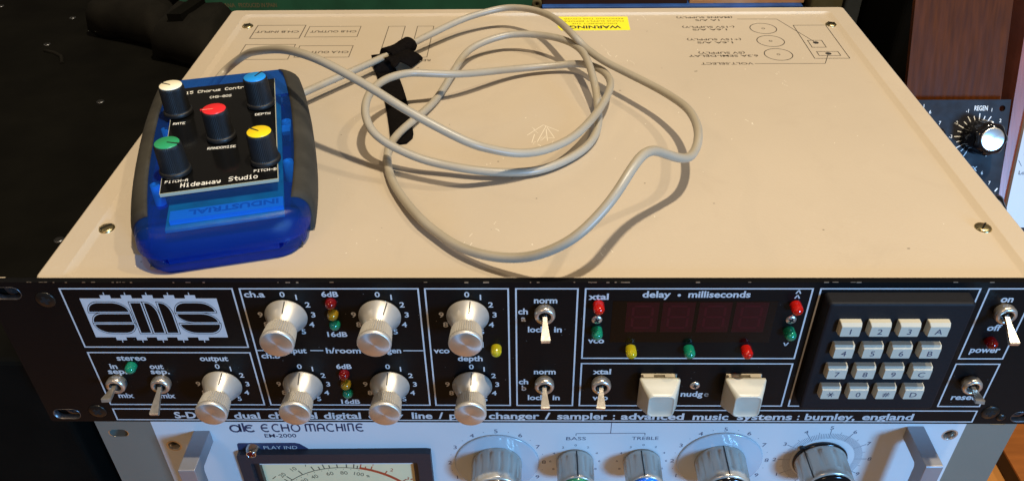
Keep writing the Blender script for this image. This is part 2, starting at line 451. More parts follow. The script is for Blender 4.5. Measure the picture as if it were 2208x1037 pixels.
b.frame(177.3, 200, 224.1, 278, .5, .05); b.frame(180.3, 190, 241, 252.6, .5, .05); b.frame(181.3, 195.5, 228.2, 234.9, .5, .05)
b.poly(circle(185, 248.7, 1.9), .055); b.poly(circle(188.3, 231.6, 1.9), .055)
b.pline([(141.4, 289.3), (168.8, 288.9), (185, 248.7)], .45, .06); b.pline([(137.9, 217.1), (182, 216.8), (188.3, 231.6)], .45, .06)
b.build("printed_diagram", "black_ink", cov)
b = MB(COV)
b.prism([(17.4, 270.7), (64.7, 270.9), (65, 294.5), (15.3, 294.9), (15.3, 276.6)], .03, .16)
wl = b.build("warning_label", "yellow_label", cov, label="yellow warning sticker at the back edge of the cover")
for t, xs, xe, y, h, bo in (("WARNING", 58.9, 23.4, 278.6, 4.9, .025), ("DISCONNECT THE", 56.6, 25.2, 283.3, 2.2, 0), ("MAINS SUPPLY BEFORE", 61.5, 20.0, 287.6, 2.2, 0), ("REMOVING THIS COVER", 61.6, 19.8, 291.9, 2.2, 0)):
    b = MB(FLIP); b.text(t, -xs, -xe, -y, h, .2, 0, bo)
    b.build("printed_text", "black_ink" if h > 3 else "label_ink", wl)
# scratches and scuffs in the beige paint
b = MB(COV)
def scr(pts, wd=.35, w=.04):
    for p, q in zip(pts, pts[1:]): b.line(p, q, wd, w)
for P_ in ([(-8.5, -1), (.5, 10.5), (9, 3.5)], [(2, 9), (-3, -8)], [(2.5, 8), (6.4, -4), (0, -4)], [(-4.5, 0), (-6, -9)], [(2, 6), (2.5, -7)]):
    scr([(2.3 + p[0], 128.7 + p[1]) for p in P_], .3)
for x, y, n, s in ((2, 128, 2, 7), (44, 236, 5, 9), (57, 216, 2, 8), (1.5, 118, 6, 6), (146, 189, 3, 6), (-35, 30, 3, 5), (30, 22, 3, 3), (150, 205, 3, 4), (-20, 42, 2, 3), (75, 291, 4, 6), (155, 285, 3, 6), (-110, 60, 3, 3), (120, 140, 3, 3)):
    for k in range(n):
        a = random.uniform(0.8, 2.3); px, py = x + random.uniform(-s, s), y + random.uniform(-s, s)
        L = random.uniform(1.5, s); c = random.uniform(-.5, .5)
        scr([(px, py), (px + L * .5 * cos(a), py + L * .5 * sin(a)), (px + L * (.5 * cos(a) + .5 * cos(a + c)), py + L * (.5 * sin(a) + .5 * sin(a + c)))], random.uniform(.12, .3))
for k in range(70):
    x, y = random.uniform(-200, 200), random.uniform(8, 295); r = random.uniform(.12, .4)
    b.poly(circle(x, y, r, 6), .04)
for k in range(16):
    x = random.uniform(-200, 200); L = random.uniform(.5, 3.5)
    b.poly([(x, 300.3), (x + L, 300.4), (x + L * .8, 300.9), (x + .2, 300.8)], 0.0)
b.build("scratch_marks", "scratch", cov, kind="stuff")
b = MB(COV)
for k in range(26):
    x, y = random.uniform(-200, 200), random.uniform(10, 290); r = random.uniform(.15, .35)
    b.poly(circle(x, y, r * random.uniform(1, 3), 6, r), .045)
b.poly([(98, 206), (100, 206.4), (99.8, 207), (98.2, 206.7)], .05)
b.build("dirt_specks", "faded_ink", cov, kind="stuff")

# --- printed boxes on the front panel
Z = {'1': -3.2, '2': -38.7, '2b': -41.5, '3': -45.4, '4': -48.1, '5': -77.2, '6': -79.7, '7': -88.2}
XX = dict(a=-208.5, b=-132.9, c=-130.4, d=-52.8, e=-50.6, f=-14.2, g=-11.6, h=15.6, i=18.2, j=115.3, k=118.0, l=185.8, m=188.7, n=209.1)
for x0, x1, z1, z0 in (('a', 'b', '1', '2'), ('a', 'b', '2b', '5'), ('c', 'd', '1', '5'), ('e', 'f', '1', '5'), ('g', 'h', '1', '5'), ('i', 'j', '1', '3'),
                       ('i', 'j', '4', '5'), ('k', 'l', '1', '5'), ('m', 'n', '1', '3'), ('m', 'n', '4', '5'), ('a', 'n', '6', '7')):
    b = MB(PAN); b.frame(XX[x0], XX[x1], Z[z0], Z[z1], .72, .06); b.build("printed_frame", "panel_print", fp)
b = MB(PAN)
for x0, x1 in ((-129.7, -117.6), (-105.3, -99.3), (-80.3, -74.5), (-62.8, -53.5)):
    b.line((x0, -40.4), (x1, -40.4), .6, .06)
b.build("printed_line", "panel_print", fp)
TX = [('stereo', -195.9, -182.2, -46.9, 3.3), ('in', -200.7, -197.2, -52.3, 3.3), ('sep.', -202.6, -193.6, -55.7, 3.3), ('out', -182.1, -175.6, -52.4, 3.3), ('sep.', -182.5, -173.6, -55.7, 3.3),
      ('mix', -202.6, -195.1, -72.1, 3.3), ('mix', -182.4, -175.1, -72.2, 3.3), ('output', -157.3, -144.2, -47.1, 3.3), ('ch.a', -128.8, -119.8, -8.3, 3.3), ('6dB', -95.2, -87.9, -8.1, 2.9), ('16dB', -96.0, -87.0, -31.7, 2.9),
      ('input', -116.8, -107, -42, 3.3), ('h/room', -98.1, -82.2, -42, 3.3), ('regen', -74.0, -63.8, -41.9, 3.3), ('ch.b', -128.4, -119.8, -45.3, 3.3), ('vco', -49, -41.7, -41.9, 3.3), ('speed', -38.0, -26.1, -38.3, 3.3), ('depth', -38.2, -26.8, -46.9, 3.3),
      ('6dB', -94.9, -87.7, -52.1, 2.9), ('16dB', -95.7, -86.7, -75.9, 2.9), ('norm', -3.5, 6.6, -11.7, 3.3), ('ch', -10.4, -6.1, -18.1, 3.3), ('a', -9.1, -7.0, -22.3, 3.3), ('lock', -6.1, 2.0, -28.8, 3.3), ('in', 5.5, 9, -28.8, 3.3),
      ('xtal', 19.9, 28.6, -9.6, 3.3), ('vco', 20.8, 28.1, -35.5, 3.3), ('delay', 43, 55.1, -8.4, 3.5), ('milliseconds', 62.6, 89.1, -8.4, 3.5), ('norm', -3.3, 6.8, -55.4, 3.3), ('ch', -10.4, -5.9, -62.1, 3.3), ('b', -9, -6.8, -66.4, 3.3),
      ('lock', -6.1, 2.4, -72.9, 3.3), ('in', 5.7, 9.1, -72.9, 3.3), ('xtal', 24, 32.4, -55.3, 3.3), ('vco', 24.6, 32, -72.9, 3.3), ('on', 196, 201.3, -11, 3.5), ('off', 195.7, 201.7, -27.6, 3.5), ('power', 192.5, 205.9, -41.1, 3.5), ('reset', 193.6, 205.2, -72.1, 3.5),
      ('nudg', 66.2, 76.6, -70.3, 3.5),
      ('S-DMX', -179.1, -157.5, -86.6, 4.4), (':', -154.4, -153.4, -86.6, 4.4), ('dual', -149.8, -137, -86.8, 4.4), ('channel', -133, -108.9, -86.7, 4.4), ('digital', -105.7, -87.5, -86.7, 4.4), ('delay', -83.8, -66.7, -86.6, 4.4), ('line', -62.6, -52.6, -86.5, 4.4), ('/', -49.6, -47.2, -86.5, 4.4),
      ('pitch', -44.3, -29.2, -86.5, 4.4), ('changer', -25.1, -0.5, -86.5, 4.4), ('/', 2.1, 4.9, -86.5, 4.4), ('sampler', 8.2, 32.4, -86.6, 4.4), (':', 35.2, 36.2, -86.6, 4.4), ('advanced', 39.1, 69.6, -86.7, 4.4), ('music', 73.8, 91, -86.8, 4.4),
      ('systems', 95.3, 121.7, -86.7, 4.4), (':', 124.2, 125.2, -86.6, 4.4), ('burnley,', 127.9, 152, -86.7, 4.4), ('england', 155.4, 179.8, -86.6, 4.4)]
for t, x0, x1, z, h in TX:
    b = MB(PAN); b.text(t, x0, x1, z, h, .07, 0, .028); b.build("printed_text", "panel_print", fp)
b = MB(PAN); b.text("e", 77.2, 79.4, -70.3, 3.5, .07); b.build("printed_text", "panel_print_worn", fp, label="half worn off last letter of nudge")
b = MB(PAN)
b.poly(circle(58.7, -7.2, .75, 12), .06)
b.build("printed_dot", "panel_print", fp)
for x, z, s in ((109.2, -5.2, 1), (109.2, -7.9, 1), (109.5, -36.2, -1)):
    b = MB(PAN); b.pline([(x - 1.0, z - 1.1 * s), (x, z + .9 * s), (x + 1.0, z - 1.1 * s)], .55, .06)
    b.build("printed_arrow", "panel_print", fp)

# --- logo: grey chip outline with lobed letters
b = MB(PAN)
C1, C2 = 0, 1
b.prism([(-201.2, -32.2), (-141.2, -32.2), (-141.2, -9.1), (-201.2, -9.1)], .02, .06, 0)
for x in (-191.9, -182.7, -173.4, -164, -154.8):
    b.poly([(x, -9.1), (x + 4.6, -9.1), (x + 4.6, -7.2), (x, -7.2)], .06, 0); b.line((x + 2.1, -7.2), (x + 2.1, -5.7), .4, .06, 0)
for x in (-192.2, -182.9, -173.6, -164.3, -154.8):
    b.poly([(x, -34), (x + 4.7, -34), (x + 4.7, -32.2), (x, -32.2)], .06, 0); b.line((x + 2.4, -35.4), (x + 2.4, -34), .4, .06, 0)
def lobe(x0, x1, z0, z1, tl=0, tr=0, bl=0, br=0, wx=1.0):
    P = []
    H = z1 - z0
    for r, cx, cz, a in ((tr, x1, z1, 0), (tl, x0, z1, pi / 2), (bl, x0, z0, pi), (br, x1, z0, 1.5 * pi)):
        if r == 0: P.append((cx, cz)); continue
        sx = -1 if cx == x1 else 1; sz = -1 if cz == z1 else 1
        for i in range(9):
            t = a + pi / 2 * i / 8
            P.append((cx + sx * r + r * cos(t), cz + sz * H + H * sin(t)))
    return P
def inset(P, d):
    xs = [p[0] for p in P]; zs = [p[1] for p in P]
    cx, cz = (min(xs) + max(xs)) / 2, (min(zs) + max(zs)) / 2; hx, hz = (max(xs) - min(xs)) / 2, (max(zs) - min(zs)) / 2
    return [(cx + (x - cx) * (1 - d / hx), cz + (z - cz) * (1 - d / hz)) for x, z in P]
T_, M_, B_ = (-17.25, -11.1), (-23.45, -17.55), (-29.85, -23.75)
LB = [lobe(-199.7, -181.2, *T_, tl=5.5, tr=7), lobe(-199.6, -181.2, *M_, tl=5.5), lobe(-199.6, -180.9, *B_, bl=7, br=5.5),
      lobe(-180.2, -174.7, -29.85, -11.1), lobe(-174.2, -168.6, -29.85, -11.1), lobe(-168.1, -162.3, -29.85, -11.1),
      lobe(-161.3, -143.0, *T_, tl=5.5, tr=7), lobe(-161.2, -143.0, *M_, bl=7, tr=7), lobe(-161.1, -142.6, *B_, bl=7, br=5.5)]
for i, x0, x1 in ((4, -174.2, -168.6), (5, -168.1, -162.3)):
    LB[i] = [(x0, -29.85), (x1, -29.85), (x1, -18.5)] + [(x1 - 4.6 * (1 - cos(t)), -18.5 + 7.4 * sin(t)) for t in (.3, .6, .9, 1.2, 1.57)] + [(x0, -11.1)]
for P in LB:
    b.poly(inset(P, -.32), .10, 1); b.poly(P, .14, 0); b.poly(inset(P, .55), .18, 1)
b.build("printed_logo", ["panel_print", "anodised_black"], fp, recalc=False)

# --- control knobs
def panel_dial(cx, cz):
    b = MB(PAN)
    for n_, a in ((0, 0), (1, 30), (2, 60), (3, 90), (4, 120), (5, 150), (6, 180), (7, 210), (8, 240), (9, 270)):
        t = radians(a); b.ctext(str(n_), cx + 11.7 * sin(t), cz + 11.7 * cos(t), 2.9, .07, 0, .018, 1.12)
    b.build("dial_numbers", "panel_print", fp)
KN = [(-112.2, -18.5, 6), (-71.0, -18.5, 26), (-32.4, -18.5, 9), (-150.3, -62.4, 13), (-112.0, -62.4, 0), (-71.0, -62.4, 0), (-32.2, -62.4, 0)]
kd = {}
for i, (cx, cz, an) in enumerate(KN):
    org = (cx, 0, cz)
    panel_dial(cx, cz)
    if i == 0:
        def mk(): return MB(lambda u, v, w: (cx + u, -w, cz + v))
        b = mk(); b.lathe([(8.2, .5), (9.3, .9), (9.35, 1.5), (5.75, 8.4), (5.6, 8.7), (5.6, 10.6)], 64)
        kd['s'] = b.build("control_knob", "aluminium", U, org); k0 = kd['s']
        b = mk(); b.lathe([(5.5, 10.0), (6.5, 10.2), (7.05, 16.4), (7.1, 16.8)], 88, knurl=.2, smooth=False, cap1=False)
        kd['g'] = b.build("grip", "aluminium", k0, org)
        b = mk(); b.lathe([(6.9, 16.7), (7.3, 17.0), (7.35, 18.2), (6.9, 18.9), (6.75, 18.95)], 64, cap1=False)
        kd['r'] = b.build("polished_rim", "aluminium", k0, org)
        b = mk(); b.lathe([(6.8, 18.9), (6.6, 19.0), (3.1, 19.0), (.05, 19.0)], 64)
        kd['c'] = b.build("end_cap", "spun_aluminium", k0, org)
        k = k0
    else:
        k = inst(kd['s'], U, org)
        for q in 'grc': inst(kd[q], k, org)
    t = radians(an)
    b = MB(lambda u, v, w: (cx + u, -w, cz + v))
    def rp(r, w, s): return (r * sin(t) + s * .27 * cos(t), r * cos(t) - s * .27 * sin(t), w)
    b.add([rp(9.3, 1.68, -1), rp(9.3, 1.68, 1), rp(6.6, 6.86, 1), rp(6.6, 6.86, -1)], [(0, 1, 2, 3)])
    b.build("pointer_line", "black_ink", k, org, recalc=False)

# --- indicator lamps
def led(cx, cz, m_, colr, h=3.4):
    b = MB(lambda u, v, w: (cx + u, -w, cz + v))
    b.lathe([(2.45, 0), (2.5, h)] + [(2.5 * cos(a), h + 2.4 * sin(a)) for a in (.3, .6, .9, 1.2, 1.45)], 28)
    return b.build("indicator_light", m_, U, (cx, 0, cz), label=colr + " dome indicator light")
for i, z0 in enumerate((-11.2, -55.1)):
    led(-91.6, z0, "led_red_dark", "red", 1.4); led(-91.6, z0 - 6.5, "led_amber", "amber", 1.4); led(-91.6, z0 - 12.8, "led_green", "green", .9)
led(-20.4, -38.6, "led_yellow", "yellow", 2.6); led(-190.0, -50.2, "led_green", "green", 2.2)
led(24.4, -12.4, "led_red", "red"); led(24.4, -27.3, "led_green", "green"); led(109.2, -12.6, "led_red", "red"); led(109.2, -27.6, "led_green", "green")
led(40.3, -38.8, "led_yellow", "yellow"); led(66.4, -38.8, "led_green", "green"); led(92.1, -38.8, "led_red", "red"); led(199.2, -33.6, "led_red_dark", "dull red", 2.2)

# --- panel screws
def screw(cx, cz, r, m_="black_screw", parent=U, y0=0, rec="black_void", nm="panel_screw"):
    T = lambda u, v, w: (cx + u, y0 - w, cz + v)
    b = MB(T); b.lathe([(r, .02), (r, .25), (r * .9, .5), (r * .5, .75), (.1, .85)], 24)
    s = b.build(nm, m_, parent, (cx, y0, cz))
    b = MB(T); a0 = random.uniform(0, pi / 2)
    for k in range(2):
        a = a0 + k * pi / 2; L = r * .5
        b.prism([(L * cos(a) * p - .16 * r * sin(a) * q, L * sin(a) * p + .16 * r * cos(a) * q) for p, q in ((-1, -1), (1, -1), (1, 1), (-1, 1))], .45, .9 - .02 * k)
    b.build("screw_recess", rec, s)
    return s
for cx, cz in ((-216.2, -9.8), (-216.0, -81.7), (215.3, -81.0), (216, -9.8)): screw(cx, cz, 4.3)
for cx, cz in ((24.2, -21.3), (109.0, -21.2), (72.1, -62.8)): screw(cx, cz, 2.35, "nickel")
screw(221.5, -84.5, 2.2)
for cx, cz in SL:
    b = MB(PAN); b.box(cx - 8, cx + 8, cz - 5, cz + 5, -5.2, -4.4); b.build("slot_backing", "case_black", U)  # black backing added so the slots look dark inside
    screw(cx + (1.5 if cx < 0 else -1.5), cz - .5, 4.6, "slot_metal", U, 4.4, "black_void", "rack_screw")

# --- display
b = MB(PAN)
b.prism([(30.6, -34.9), (101.6, -34.9), (101.6, -10.4), (30.6, -10.4)], -.4, .1)
dw = b.build("display_window", "display_glass", U)
for x in (36.8, 52.4, 68.2, 83.9):
    b = MB(PAN); b.prism([(x, -28.6), (x + 14, -28.6), (x + 14, -11.2), (x, -11.2)], .1, .16)
    b.prism
    g = b
    cx0, cx1, za, zm, zb = x + 3.6, x + 10.6, -13.3, -19.6, -26.0
    g.line((cx0, za), (cx1, za), 1.1, .2, 1); g.line((cx0, zm), (cx1, zm), 1.1, .2, 1); g.line((cx0, zb), (cx1, zb), 1.1, .2, 1)
    for xx in (cx0 - .7, cx1 + .7):
        g.line((xx, za - .6), (xx, zm + .6), 1.1, .2, 1); g.line((xx, zm - .6), (xx, zb + .6), 1.1, .2, 1)
    g.build("digit", ["digit_block", "digit_segment"], dw, recalc=False)

# --- toggle switches
def toggle(cx, cz, az, el, L, label=None):
    T = lambda u, v, w: (cx + u, -w, cz + v)
    b = MB(T)
    b.lathe([(3.9, 0), (3.9, .5), (4.5, 1.0), (4.6, 3.3), (4.1, 4.3), (2.9, 4.4), (2.7, 4.0), (2.6, 2.6)], 40, cap1=False)
    s = b.build("toggle_switch", "nickel", U, (cx, 0, cz), **({'label': label} if label else {}))
    b = MB(T); b.lathe([(2.7, 2.6), (.1, 2.7)], 20); b.lathe([(1.6, 2.6), (1.5, 3.6), (.8, 4.2)], 16)
    b.build("socket", "black_screw", s, (cx, 0, cz))
    a, e = radians(az), radians(el)
    d = Vector((sin(a), cos(a) * sin(e), cos(a) * cos(e)))     # u, v, w
    r = Vector((1, 0, 0)) - d * d.x; r.normalize(); n = d.cross(r)
    rings = []
    for t, hw, hh in ((0, .9, .8), (.25, .95, .8), (.45, 1.25, .85), (.96, 2.05, .95), (1.0, 1.9, .8)):
        p = d * (L * t) + Vector((0, 0, 2.8))
        rings.append(([tuple(p + r * (hw * q[0]) + n * (hh * q[1])) for q in ((-1, -1), (1, -1), (1, 1), (-1, 1))], 0))
    b = MB(T); b.loft(rings); b.build("lever", "nickel", s, (cx, 0, cz))
toggle(-199.5, -60.5, 5, 14, 13); toggle(-178.4, -60.5, 1, -22, 14.5); toggle(1.2, -16.3, 1, -20, 13); toggle(1.6, -60.5, 1, -12, 12)
toggle(28.0, -60.5, -4, -12, 12); toggle(198.8, -15.8, -2, -22, 14); toggle(198.6, -60.0, -12, 14, 13.5)

# --- nudge keycaps
for cx in (54.6, 93.8):
    T = lambda u, v, w: (cx + u, -w, -63.2 + v)
    b = MB(T)
    b.box(-8.2, 8.2, -8.2, 8.2, 0, .8); b.box(-7.4, -2.6, 7.2, 8.6, .8, 2.6); b.box(2.6, 7.4, 7.2, 8.6, .8, 2.6); b.box(-5.5, 5.5, -5.5, 5.5, .8, 5)
    b.box(-7.6, -2.2, 6.3, 7.4, 2.8, 3.6); b.box(2.2, 7.6, 6.3, 7.4, 2.8, 3.6)
    kb = b.build("key_mount", "cream_plastic", U, (cx, 0, -63.2))
    b = MB(T); R = []
    for w, hx, hz, oz, r in ((3.6, 9.3, 9.3, 0, 1.0), (4.6, 9.3, 9.2, 0, 1.0), (8.5, 7.9, 8.0, .1, 1.7), (11.6, 6.6, 7.2, .2, 2.2), (13.0, 6.1, 6.8, .3, 2.5), (13.4, 5.7, 6.4, .3, 2.4)):
        R.append(([(p[0], p[1] + oz) for p in rrect(-hx, hx, -hz, hz, r, 6)], w))
    b.loft(R, 0, True, True, False)
    d = [([(p[0], p[1] + .3) for p in rrect(-5.7 * s, 5.7 * s, -6.4 * s, 6.4 * s, 2.4 * s, 6)], 13.4 - q) for s, q in ((1, 0), (.96, .28), (.8, .5), (.5, .75), (.1, .85))]
    b.loft(d, 0, True, False, True)
    b.build("keycap", "key_plastic", kb, (cx, 0, -63.2))

# --- keypad
KP = (151.2, 0, -42)
b = MB(PAN)
b.loft([(rrect(120.4, 182.2, -71.6, -5.6, 1.5, 4), 0), (rrect(120.6, 182.0, -71.4, -5.8, 1.5, 4), 6.0), (rrect(121.0, 181.6, -71.0, -6.2, 1.4, 4), 6.7), (rrect(121.8, 180.8, -70.3, -7.0, 1.2, 4), 7.0)])
kp = b.build("keypad", "keypad_black", U, KP)
keys = ["123A", "456B", "789C", "*0#D"]
for r in range(4):
    for c in range(4):
        cx, cz = 131.0 + 12.4 * c, -18.0 - 12.95 * r
        ch = keys[r][c]
        b = MB(lambda u, v, w: (cx + u, -w, cz + v))
        b.loft([(rrect(-4.6, 4.6, -3.6, 3.6, .4, 2), 6.8), (rrect(-4.5, 4.5, -3.5, 3.5, .4, 2), 9.3), (rrect(-4.1, 4.1, -3.3, 2.2, .35, 2), 10.6)])
        if ch == "*":
            for a in (0, 60, 120): b.line((-1.7 * cos(radians(a)), -.5 - 1.7 * sin(radians(a))), (1.7 * cos(radians(a)), -.5 + 1.7 * sin(radians(a))), .38, 10.66, 1)
        elif ch == "#":
            for q in (-.55, .55): b.line((-1.5, -.5 + q), (1.7, -.5 + q), .34, 10.66, 1); b.line((q - .4, -2.0), (q + .5, 1.0), .34, 10.67, 1)
        else: b.ctext(ch, 0, -.5, 3.0, 10.66, 1, 0.0, 1.1)
        b.build("key", ["key_plastic", "key_ink"], kp, (cx, 0, cz), recalc=False, label="white key marked " + {"*": "with a star", "#": "with a hash"}.get(ch, ch))
# dust on the panel
b = MB(PAN)
for k in range(110):
    x, z = random.uniform(-205, 208), random.uniform(-78, -4); b.poly(circle(x, z, random.uniform(.08, .2), 5), .09)
b.build("dust_specks", "panel_print_worn", fp, kind="stuff")

# ============================================================ ECHO MACHINE
EY = 21.0
E = thing("echo_machine", (6.5, 200, -330), "white panelled tape echo machine with grey rack ears and handles, underneath the black unit", "echo machine")
ca, sa = cos(radians(0.8)), sin(radians(0.8))
def ET(u, v, w): return (u, EY - w, v + 0.0140 * u)
def ek(cx, cz): return lambda u, v, w: ET(cx + u, cz + v, w)
def econv(x, z): return z - 0.0140 * x
b = MB(ET); b.box(-200, 213, -330, -96, -300, -4.6); b.build("chassis", "case_black", E)
b = MB(ET); plate(b, rrect(-236.9, -206.0, -330, -97, 1, 2), [rrect(-231.5, -221.5, -122.8, -117.2, 2.7, 5)], -4.5, 0); b.build("rack_ear", "ear_grey", E)
b = MB(ET); plate(b, rrect(222.5, 249.6, -330, -97, 1, 2), [rrect(234.5, 244.5, -117.8, -112.2, 2.7, 5)], -4.5, 0); b.build("rack_ear", "ear_grey", E)
b = MB(ET)
for cx in (-226.5, 239.5):
    o_ = rrect(cx - 5.0, cx + 5.0, -122.8 if cx < 0 else -117.8, -117.2 if cx < 0 else -112.2, 2.7, 6)
    i_ = [((p[0] - cx) * 1.08 + cx, p[1]) for p in o_]
    b.loft([(o_, .03), (i_, .06), (i_, .02)], 0, False, False, False)
b.build("slot_edge", "chrome", E)
HL, HR = (-198.3, -129.4), (216.3, -124.2)
b = MB(ET); plate(b, rrect(-206, 222.5, -330, -97, .5, 2), [circle(*HL, 3.3, 20), circle(*HR, 3.3, 20), rrect(-158.5, -66.5, -200, -145.9, .6, 2)], -3.0, 1.2)
ep = b.build("front_panel", "echo_white", E)
for h in (HL, HR):
    b = MB(ek(*h)); b.lathe([(4.2, 1.22), (3.5, 1.35), (3.2, 1.2), (3.1, -2.5)], 28, cap1=False); s = b.build("screw_cup", "nickel", E)
    b = MB(ek(*h)); b.lathe([(3.2, -2.2), (2, -1.9), (.1, -1.8)], 20); b.build("screw", "black_screw", s)
# printing
def et(t, x0, x1, z, h, m_="navy_print", bold=0.0, w=1.26):
    b = MB(ET); b.text(t, x0, x1, z, h, w, 0, bold); return b.build("printed_text", m_, ep)
# brand lettering drawn as strokes: "alc"
b = MB(lambda u, v, w: ET(u if u < -148.5 else -147.8 + (u + 147.8) * .765, v, w))
def S(*pts): b.pline(pts, 1.15, 1.26)
zb = -118.2
b.arc((-161.9, zb + 2.6), 2.6, 0, 2 * pi, 1.15, 1.26, 0, 20); S((-159.1, zb), (-159.1, zb + 6.2))
S((-157.3, zb), (-157.3, zb + 7.0)); b.arc((-153.9, zb + 2.6), 2.6, .9, 2 * pi - .7, 1.15, 1.27, 0, 16); S((-156.8, zb + 3.2), (-153.2, zb + 3.2))
x = -147.8
b.arc((x + 3.0, zb + 2.9), 2.9, .9, 2 * pi - .9, 1.05, 1.26, 0, 14); S((x + .5, zb + 3.0), (x + 4.4, zb + 3.0)); x += 7.6
b.arc((x + 3.0, zb + 2.9), 2.9, .9, 2 * pi - .9, 1.05, 1.26, 0, 14); x += 6.8
S((x, zb), (x, zb + 6)); S((x, zb + 3), (x + 4.6, zb + 3)); S((x + 4.6, zb), (x + 4.6, zb + 6)); x += 7.2
b.arc((x + 2.4, zb + 2.9), 2.9, 0, 2 * pi, 1.05, 1.26, 0, 20); x += 9.6
S((x, zb), (x, zb + 5.6), (x + 3.1, zb + 5.6), (x + 3.1, zb)); S((x + 3.1, zb + 5.6), (x + 6.2, zb + 5.6), (x + 6.2, zb)); x += 8.2
S((x, zb), (x, zb + 4.6), (x + 1.6, zb + 5.8), (x + 3.0, zb + 5.8), (x + 4.4, zb + 4.6), (x + 4.4, zb)); S((x, zb + 2.4), (x + 4.4, zb + 2.4)); x += 6.4
b.arc((x + 2.9, zb + 2.9), 2.9, .9, 2 * pi - .9, 1.05, 1.26, 0, 14); x += 7.0
S((x, zb), (x, zb + 6)); S((x, zb + 3), (x + 3.8, zb + 3)); S((x + 3.8, zb), (x + 3.8, zb + 6)); x += 5.6
S((x, zb), (x, zb + 6)); x += 2.4
S((x, zb), (x, zb + 5.8), (x + 3.4, zb + 5.8), (x + 3.4, zb)); x += 5.4
b.arc((x + 3.0, zb + 2.9), 2.9, .9, 2 * pi - .9, 1.05, 1.26, 0, 14); S((x + .5, zb + 3.0), (x + 4.2, zb + 3.0))
b.build("brand_lettering", "navy_print", ep)
et("EM-2000", -147.2, -130.1, -122.9, 2.9, "navy_print", .012)
et("BASS", 14.5, 25.0, -126.6, 2.6, "blue_ink"); et("TREBLE", 49.4, 63.6, -126.7, 2.6, "blue_ink")
b = MB(ET); b.pline([(37.9, -100), (37.9, -121.3)], .35, 1.26); b.pline([(19.6, -123.0), (19.6, -121.3), (56.1, -121.3), (56.1, -123.0)], .35, 1.26); b.build("printed_line", "navy_print", ep)
def ering(cx, cz, R, items, h, sub=True, ticks=False):
    b = MB(ET)
    for t, a in items:
        a = radians(a); b.ctext(t, cx + R * sin(a), cz + R * cos(a), h, 1.26, 0, 0, 1.2)
    if sub:
        for k in range(-4, 4):
            a = radians(k * 30 + 15); b.poly(circle(cx + R * sin(a), cz + R * cos(a), .25, 6), 1.26)
    if ticks:
        for k in range(-60, 61):
            a = radians(k * 2.4 if False else k * 2.5); L0, L1 = 17.0, 24.0 if k % 12 == 0 else (22.6 if k % 6 == 0 else 21.2)
            b.line((cx + L0 * sin(a), cz + L0 * cos(a)), (cx + L1 * sin(a), cz + L1 * cos(a)), .32 if k % 12 == 0 else .2, 1.26)
    b.build("dial_numbers", "blue_ink", ep)
big = [(str(5 + k), 30 * k) for k in range(-4, 5)]
sm = [("8", -120), ("6", -90), ("4", -60), ("2", -30), ("0", 0), ("2", 30), ("4", 60), ("6", 90), ("8", 120)]
CZ = -144.2
ering(-23, CZ - .6, 25.8, big, 2.9); ering(98.4, CZ, 25.6, big, 2.9); ering(19.7, CZ, 13.4, sm, 1.6, False); ering(56.1, CZ, 13.4, sm, 1.6, False)
ering(153.7, CZ + .6, 25.6, big, 2.7, False, True)
